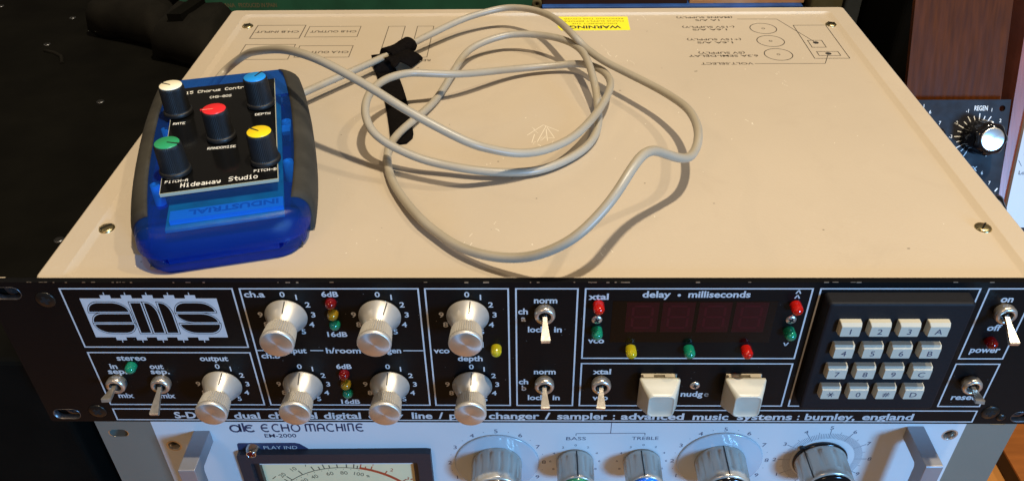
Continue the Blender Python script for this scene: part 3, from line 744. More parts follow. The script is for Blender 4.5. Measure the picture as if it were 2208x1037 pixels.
def eknob(cx, cz, R, Lg, capm, disc, ptr, lab, n=15, skirt=False):
    T = ek(cx, cz); org = ET(cx, cz, 0)
    b = MB(T); ring = []
    seg = n * 8
    def fl(r, amt):
        return [(r * (1 - amt * max(0, sin(2 * pi * i / seg * n)) ** 2) * cos(2 * pi * i / seg), r * (1 - amt * max(0, sin(2 * pi * i / seg * n)) ** 2) * sin(2 * pi * i / seg)) for i in range(seg)]
    b.loft([(fl(R * 1.0, 0), 1.9), (fl(R, 0), 3.0), (fl(R, .0), 4.2), (fl(R * .99, .075), 5.0), (fl(R * .97, .075), Lg * .72), (fl(R * .965, .0), Lg * .80), (fl(R * .96, 0), Lg - 1.2), (fl(R * .93, 0), Lg - .3), (fl(R * .88, 0), Lg)], 0, True)
    k = b.build("control_knob", "satin_knob", E, org, label=lab)
    if disc:
        b = MB(T); b.lathe([(disc, 1.25), (disc + .3, 1.6), (disc, 2.2), (disc - .8, 2.35), (R, 2.35)], 72, cap1=False); b.build("scale_disc", "disc_clear", k, org)
    if skirt:
        b = MB(T); b.lathe([(R * 1.03, 1.3), (R * 1.06, 2.2), (R * 1.04, 3.2), (R, 3.3)], 64, cap1=False)
        a = radians(ptr); c_, s_ = sin(a), cos(a)
        q = lambda r, t, : (r * c_ + t * s_, r * s_ - t * c_)
        b.prism([q(R, -2.0), q(R + 2.6, -.9), q(R + 2.6, .9), q(R, 2.0)], 1.4, 3.0)
        b.build("pointer_skirt", "black_gloss", k, org)
    b = MB(T); b.lathe([(R * .86, Lg - .4), (R * .85, Lg + .6), (R * .80, Lg + 1.3), (R * .5, Lg + 1.7), (.1, Lg + 1.75)], 48); b.build("end_cap", capm, k, org)
    a = radians(ptr)
    if ptr is not None and capm != "knob_brown":
        b = MB(T)
        def pp(r, t): return (r * sin(a) + t * cos(a), r * cos(a) - t * sin(a))
        for r0, r1, w0, w1 in ((R * 1.005, R * 1.005, 2.4, 5.0), (R * 1.005, R * .985, 5.0, Lg * .72), (R * .985, R * .975, Lg * .72, Lg - 1.0), (R * .975, R * .86, Lg - 1.0, Lg + .2)):
            p, q, r_, s_ = pp(r0, -.35), pp(r0, .35), pp(r1, .35), pp(r1, -.35)
            b.add([(*p, w0), (*q, w0), (*r_, w1), (*s_, w1)], [(0, 1, 2, 3)])
        b.build("pointer_line", "black_ink", k, org, recalc=False)
        b = MB(T); p, q, r_, s_ = pp(R * .80, -.3), pp(R * .80, .3), pp(.5, .3), pp(.5, -.3)
        b.add([(*p, Lg + 1.36), (*q, Lg + 1.36), (*r_, Lg + 1.8), (*s_, Lg + 1.8)], [(0, 1, 2, 3)]); b.build("cap_line", "white_ink", k, org, recalc=False)
eknob(-23, CZ - .6, 13.8, 21.5, "knob_brown", 22.8, 0, "large fluted silver knob with brown cap left of the bass knob")
eknob(19.7, CZ, 10.2, 19, "knob_green", 0, 3, "small fluted silver knob with green cap under BASS", 13)
eknob(56.1, CZ, 10.2, 19, "knob_blue", 0, -6, "small fluted silver knob with blue cap under TREBLE", 13)
eknob(98.4, CZ, 13.8, 21.5, "black_gloss", 22.8, 0, "large fluted silver knob with black cap and clear disc")
eknob(152.2, CZ + .6, 13.8, 20.5, "black_gloss", 0, -48, "large silver knob with black pointer skirt inside ticked scale", 11, True)
# play indicator tab and meter
b = MB(ET)
b.prism([(-164.2, -137), (-163.6, -128.4), (-162.6, -127.4), (-132.0, -127.4), (-129.4, -128.2), (-121, -136.6), (-121, -137)], 1.21, 1.3)
tab = b.build("indicator_tab", "navy_print", ep)
b = MB(ET); b.text("PLAY IND", -149.6, -131.2, -132.4, 2.6, 1.36, 0, 0); b.build("printed_text", "panel_print", ep)
T = ek(-155.6, -132.2)
b = MB(T); b.lathe([(4.2, 1.3), (4.0, 1.8), (2.7, 5.2), (2.4, 5.6), (2.2, 5.0)], 36, cap1=False); pl = b.build("play_lamp", "chrome", E)
b = MB(T); b.lathe([(2.3, 4.6), (1.8, 5.6), (.1, 6.0)], 20); b.build("lens", "led_red_dark", pl)
mo = ET(-111, -165, 0)
b = MB(ET)
plate(b, [(-164.0, -200), (-58.6, -200), (-58.6, -132.8), (-61, -132.3), (-162, -132.6), (-164.0, -134)], [rrect(-157.6, -66.0, -199, -140.0, .8, 3)], 1.2, 5.2)
b.build
mf = b.build("level_meter", "meter_frame", E, mo)
b = MB(ET)
plate(b, rrect(-157.6, -66.0, -199, -140.0, .8, 3), [rrect(-154.6, -69.0, -198.2, -143.2, .8, 3)], -1.0, 2.0); b.build("inner_bezel", "black_plastic", mf, mo)
b = MB(ET); b.box(-156, -67.5, -198.6, -141.6, -1.6, -1.0); b.build("meter_face", "meter_face", mf, mo)
b = MB(ET)
mc, MR = (-110.5, -196.6), 45.0
W = -.94
def mp_(a, r): return (mc[0] + r * sin(radians(a)), mc[1] + r * cos(radians(a)))
for a0, a1, mi, wd in ((-47, 13, 0, .5), (13, 47, 1, 1.9)):
    b.pline([mp_(a0 + (a1 - a0) * i / 20, MR + (.7 if mi else 0)) for i in range(21)], wd, W + .01 * mi, mi)
for a, L, mi in ((-44, 3.4, 0), (-40.5, 4.2, 0), (-30, 4, 0), (-20, 4, 0), (-15.5, 2.6, 0), (-12, 4, 0), (-8, 2.6, 0), (-2.5, 4, 0), (4, 4, 0), (9, 3.6, 0), (11.5, 2.6, 0), (13.6, 4.4, 1), (17, 3, 1), (21, 4.2, 1), (31.5, 4, 1), (46, 4.6, 1)):
    b.line(mp_(a, MR), mp_(a, MR + L), .65, W + .02, mi)
for a in (-38, -33, -27, -21, -15, -9.5, -4, 1.5, 7, 13): b.poly(circle(*mp_(a, MR - 1.4), .28, 6), W, 0)
for t, a in (("20", -41.5), ("10", -31.5), ("7", -22.5), ("5", -15)): b.ctext(t, *mp_(a, MR + 6.6), 3.0, W, 0, 0, 1.0, radians(-a))
b.line(mp_(-49, MR + 8.5), mp_(-45.5, MR + 8.5), .5, W, 0)
for t, a in (("1", 21), ("2", 33.5), ("3+", 47.5)): b.ctext(t, *mp_(a, MR + 6.2), 2.8, W, 1, 0, 1.0, radians(-a * .5))
for t, a in (("20", -33.5), ("40", -23.5), ("60", -10), ("80", 1.5), ("100", 13.5)): b.ctext(t, *mp_(a, MR - 4.6), 2.9, W, 0, 0, 1.05, radians(-a))
b.ctext("%", *mp_(21, MR - 5.0), 1.8, W, 0); b.ctext("VU", -111, -176, 5, W, 0)
b.build("meter_scale", ["meter_ink", "meter_red"], mf, mo, recalc=False)
# handles
for hx, dz in ((-180.2, 0), (196.6, 0)):
    b = MB(lambda u, v, w: ET(hx + u, v, w))
    P = [(1.2, -117.2), (26.6, -117.2), (27, -117.8), (27, -265), (26.6, -266), (1.2, -266), (1.2, -257), (17.5, -257), (18.4, -255), (18.4, -128), (17.5, -126), (1.2, -126)]
    vs = [(sx, v, w) for sx in (-4.4, 4.4) for w, v in P]; n = len(P)
    b.add(vs, [tuple(range(n - 1, -1, -1)), tuple(range(n, 2 * n))] + [(i, (i + 1) % n, n + (i + 1) % n, n + i) for i in range(n)])
    h = b.build("carry_handle", "handle_steel", E, ET(hx, -190, 0))
    bv = h.modifiers.new("bevel", 'BEVEL'); bv.width = .0005; bv.segments = 2; bv.limit_method = 'ANGLE'

# ============================================================ REMOTE CONTROLLER BOX
CC = (-156.8, 86.8); TH = radians(14.2); cth, sth = cos(TH), sin(TH)
def CT(u, v, w): return (CC[0] + u * cth - v * sth, CC[1] + u * sth + v * cth, -2 + w)
def cinv(x, y): dx, dy = x - CC[0], y - CC[1]; return (dx * cth + dy * sth, -dx * sth + dy * cth)
K = thing("controller_box", (CC[0], CC[1], -2), "translucent blue controller box with five coloured knobs, lying on the beige cover", "controller")
VF, VB, HH = -76.5, 71.0, 25.0
def hw(v):
    t = (v - 0) / 74.0
    base = 41.3 - 5.6 * abs(t) ** 2.4
    for edge, r in ((VF, 13.0), (VB, 9.0)):
        d = abs(v - edge)
        if d < r: base -= r - math.sqrt(max(0, r * r - (r - d) ** 2))
    return base
def zpl(v): return 22.5 + (v + 43) * 0.0474      # height of the faceplate above the cover; the lid slopes down to the front
def hh(v):
    h = zpl(v) - 1.9; d = v - VF
    if d < 11.5: h = 20.0 + 2.0 * (0.5 - 0.5 * cos(pi * min(1, (11.5 - d) / 3.5)))
    if d < 8.5: h = 9.8 + (h - 9.8) * math.sqrt(max(0, 1 - ((8.5 - d) / 8.5) ** 2))
    e = VB - v
    if e < 7: h -= 7 - math.sqrt(max(0, 49 - (7 - e) ** 2))
    return h
def section(v, off=0.0, a0=0.0, a1=1.0, side=0, hmul=1.0, n=9):
    """half outline of a cross section from the bottom up to the top centre"""
    W_, H_ = hw(v) + off, hh(v) + off
    r = min(7.5, W_ * .6, H_ * .45)
    P = [(W_ - 3.4, 0.3), (W_ - 1.6, 1.6), (W_ - .7, 7.2), (W_ - .9, 7.8), (W_ - .2, 8.3), (W_, 8.8), (W_ - .2, H_ - r)]
    for i in range(1, 8):
        t = pi / 2 * i / 7
        P.append((W_ - .2 - r + r * cos(t), H_ - r + r * sin(t)))
    P += [(W_ * .5, H_), (0, H_)]
    return P
vs_ = [VF + .05, VF + .5, VF + 1.3, VF + 2.5, VF + 4, VF + 6, VF + 8, VF + 10, VF + 12, VF + 14, VF + 16, VF + 18, VF + 20, VF + 22, VF + 26] + [VF + 32 + 7.5 * k for k in range(14)] + [VB - 9, VB - 7, VB - 5, VB - 3.4, VB - 2, VB - 1, VB - .3, VB - .05]
for nm, i0, i1 in (("lower_shell", 0, 4), ("upper_shell", 4, 99)):
    b = MB(CT); rings = []
    for v in vs_:
        h = section(v)[i0:i1]
        if i0 == 0: h = h + [(0, 7.9)]; h[0:0] = [(0, .3)]
        else: h = [(0, 8.3)] + h
        h = [(max(0, x - (1.0 if i0 == 0 and abs(v) > 60 else 0)), z) for x, z in h]
        vv = v if i0 else max(min(v, VB - 1.0), VF + 1.6)
        ring = [(x, vv + (0.012 * (v - VF) if not i0 else 0), z) for x, z in h] + [(-x, vv + (0.012 * (v - VF) if not i0 else 0), z) for x, z in reversed(h[1:-1])]
        rings.append((ring, 0))
    b.loft(rings, 0, True, True, True)
    b.build(nm, "blue_translucent", K)
# rubber grips on both long sides
for sd in (1, -1):
    b = MB(CT); R = []
    for k in range(25):
        v = -58 + 125 * k / 24
        e = min(1, (k + .3) / 1.2, (24.3 - k) / 1.2)
        W_, H_ = hw(v), hh(v); r = min(7.5, H_ * .45)
        inn = 7.4
        o = [(W_ - 4, 1.0), (W_ + .4, 1.4), (W_ + 1.3 * e, 4), (W_ + 1.5 * e, 11), (W_ + 1.3 * e, H_ - r)] + [(W_ - r + (r + 1.2 * e) * cos(t), H_ - r + (r + 1.0 * e) * sin(t)) for t in (.35, .7, 1.05, 1.4)] + [(W_ - inn, H_ + .9 * e), (W_ - inn - .4, H_ - .6), (W_ - inn, H_ - 1.5), (W_ - 5, H_ - 6)]
        R.append(([(sd * x, v, z) for x, z in o], 0))
    b.loft(R, 0, True); b.build("rubber_grip", "rubber_grey", K)
# things seen through the blue shell: circuit board and battery
b = MB(CT); b.box(-33, 33, -70, 62, 1.6, 6.6, taper=1.0); b.build("shell_shade_block", "black_plastic", K)  # black block added inside so the lower shell looks shaded
b = MB(CT); b.box(-24, 27, -64, 55, 14.0, 15.4); b.build("circuit_board", "teal_board", K)
b = MB(CT); b.box(-22, 27, -60.8, -53.2, 15.6, 18.0)
bt = b.build("battery", "battery_label", K)
b = MB(lambda u, v, w: CT(-u, -v, w)); b.text("INDUSTRIAL", -25, 14, 54.6, 3.8, 18.1, 0, .03); b.build("printed_text", "battery_ink", bt)
for u, v in ((30.0, 17.0), (30.0, -24.0), (-30.5, 24.0), (-30.5, -30.0)):
    b = MB(CT); b.lathe([(2.6, 6.6), (2.4, 19.0), (1.2, 19.2), (1.1, 12)], 16, u, v, cap1=False); b.build("screw_boss", "battery_label", K)
b = MB(CT); b.box(27.5, 31.5, 8, 15, 15.4, 17.5); b.build("connector", "battery_label", K)
# black faceplate
def FT(u, v, w): return CT(u, v, w + zpl(v))
b = MB(FT)
plate(b, rrect(-26.2, 25.6, -44.6, 52.0, .3, 2), [], -1.6, 0); fpz = 0
cp = b.build("faceplate", "pcb_black", K)
b = MB(FT)
for x0, x1, y0, y1 in ((-26.3, 25.75, -44.9, -44.6), (25.6, 25.85, -44.6, 52.0), (-26.4, -26.2, -44.6, 52.0)): b.box(x0, x1, y0, y1, -1.6, .05)
b.build("faceplate_edge", "pcb_edge", cp)
GL = {'A': "0E11111F111111", 'B': "1E11111E11111E", 'C': "0E11101010110E", 'D': "1E11111111111E", 'E': "1F10101E10101F", 'H': "1111111F111111", 'I': "0E04040404040E", 'M': "111B1515111111",
      'N': "11191915131311", 'O': "0E11111111110E", 'P': "1E11111E101010", 'R': "1E11111E141211", 'S': "0F10100E01011E", 'T': "1F040404040404", 'X': "11110A040A1111", '-': "0000001F000000",
      '0': "0E11111111110E", '1': "040C040404040E", '5': "1F101E0101110E", '8': "0E11110E11110E", 'a': "00000E010F110F", 'd': "01010F1111110F", 'e': "00000E111F100E", 'h': "10101E11111111",
      'i': "04000C0404040E", 'l': "0C04040404040E", 'n': "00001E11111111", 'o': "00000E1111110E", 'r': "0000161910" "1010", 's': "00000F100E011E", 't': "04041F04040403", 'u': "0000111111130D", 'w': "00001111151B11", 'y': "000011110F010E", ' ': "0" * 14}
def bitmap(txt, p0, p1, h, chars=None):
    """dot-matrix lettering between two baseline points given on the faceplate"""
    a = Vector(p0); c = Vector(p1); d = (c - a); L = d.length; d.normalize(); nrm = Vector((-d.y, d.x))
    nn = len(txt); pw = L / (nn * 6 - 1); ph = h / 7
    b = MB(FT)
    for i, ch in enumerate(txt):
        g = GL[ch]
        for r in range(7):
            row = int(g[2 * r:2 * r + 2], 16); c0 = None
            for cc in range(6):
                on = cc < 5 and (row >> (4 - cc)) & 1
                if on and c0 is None: c0 = cc
                if not on and c0 is not None:
                    x0, x1 = (i * 6 + c0) * pw, (i * 6 + cc) * pw; y0, y1 = (6 - r) * ph, (7 - r) * ph + ph * .12
                    q = [a + d * x + nrm * y for x, y in ((x0, y0), (x1 + pw * .15, y0), (x1 + pw * .15, y1), (x0, y1))]
                    b.poly([tuple(t) for t in q], fpz + .05); c0 = None
    b.build("printed_text", "white_ink", cp)
bitmap("DMX-15 Chorus Controller", (-28.4, 45.1), (19.6, 44.5), 2.9)
bitmap("CHS-80S", (-7.8, 37.6), (3.2, 37.2), 2.4)
bitmap("RATE", (-24.8, 14.6), (-18.9, 14.2), 2.1); bitmap("DEPTH", (15.4, 14.3), (23.0, 14.0), 2.1); bitmap("RANDOMISE", (-7.0, -12.7), (6.3, -13.5), 2.1)
bitmap("PITCH-A", (-24.7, -36.9), (-14.6, -37.4), 2.1); bitmap("PITCH-B", (14.8, -37.2), (25.1, -37.7), 2.1)
bitmap("Hideaway", (-17.6, -41.8), (0.0, -42.2), 3.4); bitmap("Studio", (3.6, -41.8), (16.5, -42.3), 3.4)
for (ku, kv), m_, nm, pa in (((-22.5, 24.6), "cap_white", "cream white", 158), ((-.5, -4.2), "cap_red", "red", 192), ((18.5, 23.6), "cap_blue", "blue", 70), ((-20.2, -29.8), "cap_green", "green", -12), ((20.4, -29.9), "cap_yellow", "yellow", 150)):
    x, y, kz = FT(ku, kv + 1.5, 0)
    org = (x, y, kz)
    T = lambda u, v, w: (x + u, y + v - .0474 * w, kz + w)
    b = MB(T); b.lathe([(7.0, .2), (7.2, .5), (7.2, 1.9), (6.9, 2.4), (6.5, 2.5)], 48, cap0=True, cap1=False)
    b.lathe([(6.6, 2.4), (6.4, 2.9), (6.0, 14.7), (5.9, 15.3), (5.6, 15.8), (5.4, 15.9)], 96, knurl=.07, smooth=False)
    k = b.build("control_knob", "knob_black", K, org, label=nm + " capped black knob")
    b = MB(T); b.lathe([(5.5, 15.6), (5.5, 16.1), (5.3, 16.3), (.1, 16.3)], 48); b.build("cap", m_, k, org)
    a = radians(pa); b = MB(T)
    q = [(r * cos(a) - t * sin(a), r * sin(a) + t * cos(a)) for r, t in ((.2, -.32), (6.3, -.45), (6.3, .45), (.2, .32))]
    b.prism(q, 15.6, 16.42); b.build("pointer_line", "cap_white" if nm == "red" and False else ("cap_red" if nm == "red" else "groove_black"), k, org)
    if nm == "red":
        b = MB(T); q = [(r * cos(a) - t * sin(a), r * sin(a) + t * cos(a)) for r, t in ((.2, .32), (5.4, .45), (5.4, .7), (.2, .5))]
        b.poly(q, 16.44); b.build("pointer_edge", "cap_white", k, org)

# ============================================================ CABLE
CB = [(-183.6, 178.5, 14.0), (-168.0, 172.5, 26.0), (-153.5, 155.1, 36.0), (-137.9, 138.9, 44.0), (-123.9, 124.1, 49.0), (-106.7, 109.7, 50.0), (-81.9, 93.7, 44.0), (-63.3, 83.1, 37.0), (-36.6, 74.2, 26.0), (-23.5, 76.1, 20.0), (-10.1, 80.4, 15.0), (3.8, 89.3, 12.0), (18.6, 106.2, 10.0), (32.5, 132.8, 10.0), (41.3, 160.4, 10.0), (41.3, 176.4, 9.5), (36.6, 190.2, 8.0), (26.3, 203.2, 5.0), (6.3, 204.3, 3.0), (-16.5, 195.7, 5.0), (-43.1, 173.0, 13.0), (-61.1, 165.4, 17.0), (-73.8, 162.0, 19.0), (-85.1, 149.8, 21.0), (-91.1, 134.1, 21.0), (-91.4, 117.6, 20.0), (-88.0, 105.6, 17.0), (-82.5, 98.9, 14.0), (-75.1, 94.7, 11.0), (-61.9, 89.9, 7.0), (-47.8, 87.5, 4.0), (-28.9, 84.1, 2.5), (-10.2, 84.3, 1.5), (4.0, 89.4, 1.0), (18.7, 102.0, 0.8), (28.1, 116.2, 0.8), (32.9, 132.6, 1.5), (33.7, 149.5, 4.0), (32.7, 166.4, 10.0), (28.9, 195.5, 14.0), (22.1, 212.4, 14.0), (12.4, 224.0, 13.0), (0.9, 233.2, 11.0), (-11.1, 237.2, 10.0), (-23.0, 236.0, 9.0), (-37.7, 227.7, 7.0), (-46.0, 216.1, 5.0), (-52.1, 195.9, 2.0), (-55.4, 183.1, 0.6), (-59.5, 165.6, 0.4), (-64.8, 150.3, 1.0), (-71.0, 135.4, 1.8), (-76.4, 122.6, 1.8), (-79.5, 111.3, 1.2), (-79.0, 97.8, 0.8), (-75.2, 81.9, 1.0), (-69.0, 66.4, 1.5), (-57.7, 45.4, 2.5), (-47.9, 32.9, 2.3), (-36.5, 20.8, 3.0), (-23.8, 12.1, 4.9), (-11.1, 6.1, 8.3), (0.0, 2.1, 13.9), (12.2, 1.3, 22.0), (22.6, 6.4, 30.0), (30.3, 12.9, 37.0), (36.8, 21.9, 42.5), (42.1, 30.4, 44.0), (47.7, 39.2, 41.0), (53.9, 47.2, 35.0), (62.3, 56.4, 27.0), (69.4, 64.6, 22.0), (74.5, 74.7, 20.5), (77.8, 86.7, 21.0), (79.2, 102.9, 20.0), (77.6, 121.6, 18.0), (70.7, 140.4, 16.0), (62.4, 154.8, 15.0), (51.0, 170.8, 14.5), (38.8, 187.1, 14.5), (29.3, 203.5, 15.5), (21.9, 212.6, 20.0), (14.1, 235.5, 19.0), (7.1, 252.1, 17.0), (-1.9, 264.0, 15.5), (-14.4, 273.4, 13.5), (-27.0, 274.1, 12.0), (-48.6, 263.1, 10.0), (-68.7, 242.6, 8.0), (-82.2, 226.8, 7.0), (-94.9, 210.9, 7.0), (-107.0, 195.7, 7.0), (-125.5, 173.9, 7.0), (-138.5, 158.1, 7.0), (-147.2, 149.6, 7.0)]
def catmull(P, n=8):
    P = [Vector(p) for p in P]; out = []
    for i in range(len(P) - 1):
        p0, p1, p2, p3 = P[max(i - 1, 0)], P[i], P[i + 1], P[min(i + 2, len(P) - 1)]
        for k in range(n):
            t = k / n
            out.append(.5 * ((2 * p1) + (-p0 + p2) * t + (2 * p0 - 5 * p1 + 4 * p2 - p3) * t * t + (-p0 + 3 * p1 - 3 * p2 + p3) * t ** 3))
    out.append(P[-1])
    for _ in range(6):
        out = [out[0]] + [(out[i - 1] + out[i] * 2 + out[i + 1]) / 4 for i in range(1, len(out) - 1)] + [out[-1]]
    return out
PTS = [(-190, 158, 9), (-187.5, 168, 11)] + CB[0:] + [(-152, 143, 7.5)]
CP = catmull(PTS)
b = MB(); b.tube([tuple(p) for p in CP], 2.2, 14)
b.build("cable", "grey_cable", None, (0, 100, -2), label="light grey round cable coiled loosely over the beige cover beside the blue box", cat="cable")

# ============================================================ STRAP
def ribbon(b, cen, wid, th):
    """flat strap swept along centre points; wid = half-width vectors"""
    rings = []
    for c, wv, nv in zip(cen, wid, th):
        c, wv, nv = Vector(c), Vector(wv), Vector(nv)
        rings.append(([tuple(c + wv * s + nv * t) for s, t in ((-1, -.5), (-.5, -.62), (0, -.65), (.5, -.62), (1, -.5), (1, .5), (.5, .62), (0, .65), (-.5, .62), (-1, .5))], 0))
    b.loft(rings, 0, True)
b = MB()
cen, wd, th = [], [], []
A, B2 = Vector((-98.5, 219, 3)), Vector((-73.5, 118, -1.3))
for k in range(22):
    t = k / 21; p = A.lerp(B2, t)
    p.x += 2.2 * sin(t * 3.1); p.z = -1.2 + 5.5 * max(0, 1 - t * 7) ** 2
    w_ = 6.3 * (1 if t < .9 else math.sqrt(max(.02, 1 - ((t - .9) / .105) ** 2)))
    cen.append(p); wd.append(Vector((w_, w_ * .22, 0))); th.append(Vector((0, 0, 1.1)))
ribbon(b, cen, wd, th)
# collar round the cable: a slightly flared band
c0 = Vector((-94.0, 212.5, 7.0)); c1 = Vector((-81.0, 228.8, 7.4)); d = (c1 - c0).normalized()
a_ = d.cross(Vector((0, 0, 1))).normalized(); u_ = a_.cross(d)
R = []
for k in range(9):
    t = k / 8; c = c0.lerp(c1, t); ring = []
    fl = 1 + .25 * abs(t - .5) * 2
    for i in range(20):
        an = 2 * pi * i / 20
        rr = (3.6 + 1.0 * (abs(cos(an)) ** 2)) * fl + .5 * noise.noise(Vector((i * .5, k * .6, 3)))
        ring.append(tuple(c + a_ * rr * cos(an) * 1.1 + u_ * rr * sin(an) + d * .9 * noise.noise(Vector((i * .4, k, 9)))))
    R.append((ring, 0))
b.loft(R, 0, True)
def flap(P0, P1, P2, w0, w1):
    cen, wd, th = [], [], []
    for k in range(8):
        t = k / 7; p = Vector(P0) * (1 - t) ** 2 + Vector(P1) * 2 * t * (1 - t) + Vector(P2) * t * t
        wv = Vector(w0).lerp(Vector(w1), t); cen.append(p); wd.append(wv); th.append(Vector((0, .2, 1.0)))
    ribbon(b, cen, wd, th)
flap((-88, 214, 8), (-78, 211, 6), (-76, 216.5, 0), (4.5, 6.5, 0), (3.0, 6.5, 0))
flap((-95, 211, 9), (-97, 205, 5), (-95, 203, 0), (5.6, 5, 0), (5.2, 1.0, 0))
flap((-90, 208, 8), (-86, 203.5, 6.5), (-89, 199.5, 5.5), (4.5, 2.5, 0), (1.4, -2, 0))
b.build("cable_strap", "felt", None, (-85, 170, -2), label="black felt hook and loop strap wrapped round one strand of the grey cable", cat="strap")

# ============================================================ SYNTH CONSOLE AT THE RIGHT
P0 = Vector((320.54, 238.65, -39.07)); A24 = radians(24)
UPV = Vector((0, sin(A24), cos(A24))); NV = Vector((0, -cos(A24), sin(A24))); RV = Vector((1, 0, 0))
def MT(u, v, w): return tuple(P0 + RV * u + UPV * v + NV * w)
CN = thing("wooden_console", MT(0, -150, -80), "dark mahogany console with sloping front, standing behind the beige unit", "console")
b = MB(MT); b.box(-67, -2.2, -160, 130, -11, -7); b.build("back_board", "mahogany", CN)
b = MB(MT)
b.add([(-2.2, -160, -30), (60, -160, -30), (60, 130, -30), (7.5, 130, -30), (-2.2, -160, -1), (60, -160, -1), (60, 130, -1), (7.5, 130, -1)], [(3, 2, 1, 0), (4, 5, 6, 7), (0, 1, 5, 4), (1, 2, 6, 5), (2, 3, 7, 6), (3, 0, 4, 7)])
b.build("side_cheek", "mahogany_glare", CN)
MO = thing("filter_module", MT(-40, -60, 0), "dark blue metal module with a REGEN knob, screwed to the mahogany console", "synth module")
b = MB(MT); plate(b, [(-88, -130), (0, -130), (0, 0), (-88, 0)], [circle(-5.2, -5.9, 2.1, 18)], -.8, 1.4); mp0 = b.build("panel", "module_blue", MO)
b = MB(MT)
b.text("REGEN", -23.9, -15.0, -7.2, 3.2, 1.46, 0, .012); b.text("MIX", -24.2, -17.3, -48.4, 3.2, 1.46, 0, .012)
kc = (-19.8, -24.7)
for i in range(21):
    a = radians(-150 + 15 * i); L = 15.6 if i % 2 == 0 else 14.2
    if i % 2 and i > 11: L = 14
    b.line((kc[0] + 10.2 * sin(a), kc[1] + 10.4 * cos(a)), (kc[0] + L * sin(a), kc[1] + L * cos(a)), .62, 1.46)
for t, x, y in (("-1", -28.4, -7.4), ("1", -12.1, -6.8), ("2", -5.5, -14), ("-2", -35, -15.3), ("-3", -37.8, -24.7), ("6", -53.4, -8), ("1", -58, -4), ("7", -46, -15.4), ("6", -13.5, -49.6), ("7", -7.6, -56.6)):
    b.ctext(t, x, y, 2.3, 1.46, 0, .012, .9)
b.line((-3.2, -62.6), (-1.6, -60.4), .9, 1.46)
b.build("printed_scale", "white_ink", mp0)
def mknob(cx, cy, parent, full=True):
    T = lambda u, v, w: MT(cx + u, cy + v, w); org = MT(cx, cy, 0)
    b = MB(T); seg = 84
    def ring(r, am): return [(r * (1 + am * cos(7 * 2 * pi * i / seg)) * cos(2 * pi * i / seg), r * (1 + am * cos(7 * 2 * pi * i / seg)) * sin(2 * pi * i / seg)) for i in range(seg)]
    b.loft([(ring(11.6, 0), 1.5), (ring(11.8, 0), 3), (ring(11.0, .0), 4.5), (ring(10.6, .05), 6), (ring(10.9, .055), 17.0), (ring(10.6, .05), 18.8), (ring(9.2, .02), 20.0), (ring(7.8, 0), 20.6)], 0, True)
    k = b.build("control_knob", "black_gloss", parent, org)
    b = MB(T); b.lathe([(7.8, 20.5), (7.7, 21.0), (7.1, 21.1), (.05, 21.1)], 48)
    b.build("end_cap", "spun_cap", k, org)
    a = radians(100)
    b = MB(T)
    b.add([(-.5, 11.6, 4.4), (.5, 11.6, 4.4), (.5, 11.6, 17.4), (-.5, 11.6, 17.4)], [(0, 1, 2, 3)]); b.add([(-.5, 11.6, 17.4), (.5, 11.6, 17.4), (.5, 8.2, 20.9), (-.5, 8.2, 20.9)], [(0, 1, 2, 3)])
    b.build("pointer_line", "white_ink", k, org, recalc=False)
M = spun("spun_cap", (0.82, 0.80, 0.76), 0.3)
for n_ in M.node_tree.nodes:
    if n_.type == 'TANGENT': n_.axis = 'Z'
mknob(kc[0], kc[1], MO); mknob(-58.5, -27, MO); mknob(-14.5, -72, MO)
WM = thing("white_module", MT(30, -60, 1), "white instrument panel with small black figures, beside the dark blue module", "synth module")
b = MB(MT)
b.add([(5.0, -88, -1), (70, -88, -1), (70, 12, -1), (13.5, 12, -1), (5.0, -88, 2), (70, -88, 2), (70, 12, 2), (13.5, 12, 2)], [(3, 2, 1, 0), (4, 5, 6, 7), (0, 1, 5, 4), (1, 2, 6, 5), (2, 3, 7, 6), (3, 0, 4, 7)])
wm = b.build("panel", "white_module", WM)
b = MB(MT); b.ctext("2", 14.0, -26.5, 2.4, 2.1); b.ctext("1", 13.4, -36.5, 2.4, 2.1); b.ctext("Lo", 13.2, -49.5, 2.6, 2.1, 0, .01); b.line((10, -41), (12.4, -45), .3, 2.1); b.build("printed_scale", "black_ink", wm)
b = MB(MT); b.box(2, 70, -96, -88.2, -1, 2.5); b.build("lower_rail", "module_blue", WM)

# ============================================================ FURNITURE AND BOXES BEHIND
b = MB(); b.box(-1000, -252, 24, 560, -698, -72, b=3)
cs = b.build("equipment_case", "case_black", None, label="large black equipment case with small shiny screws, left of the rack units", cat="case")
for x, y in ((-433.7, 472.7), (-429.7, 412.2), (-337.3, 303.7), (-288.8, 125.5), (-517.5, 503)):
    T = lambda u, v, w: (x + u, y + v, -72 + w)
    b = MB(T); b.lathe([(3.0, .02), (2.9, .5), (2.3, .8)], 20, cap1=False); s = b.build("case_screw", "slot_metal", cs, (x, y, -72))
    b = MB(T); b.lathe([(2.3, .8), (2.1, .2), (.1, .1)], 16); b.build("screw_recess", "black_void", s, (x, y, -72))
b = MB(); b.tube([(-425, 398, -71.6), (-415, 394, -71.6), (-405, 386, -71.6), (-398, 372, -71.6)], 1.6, 8); b.build("scuff", "bag_black", cs)
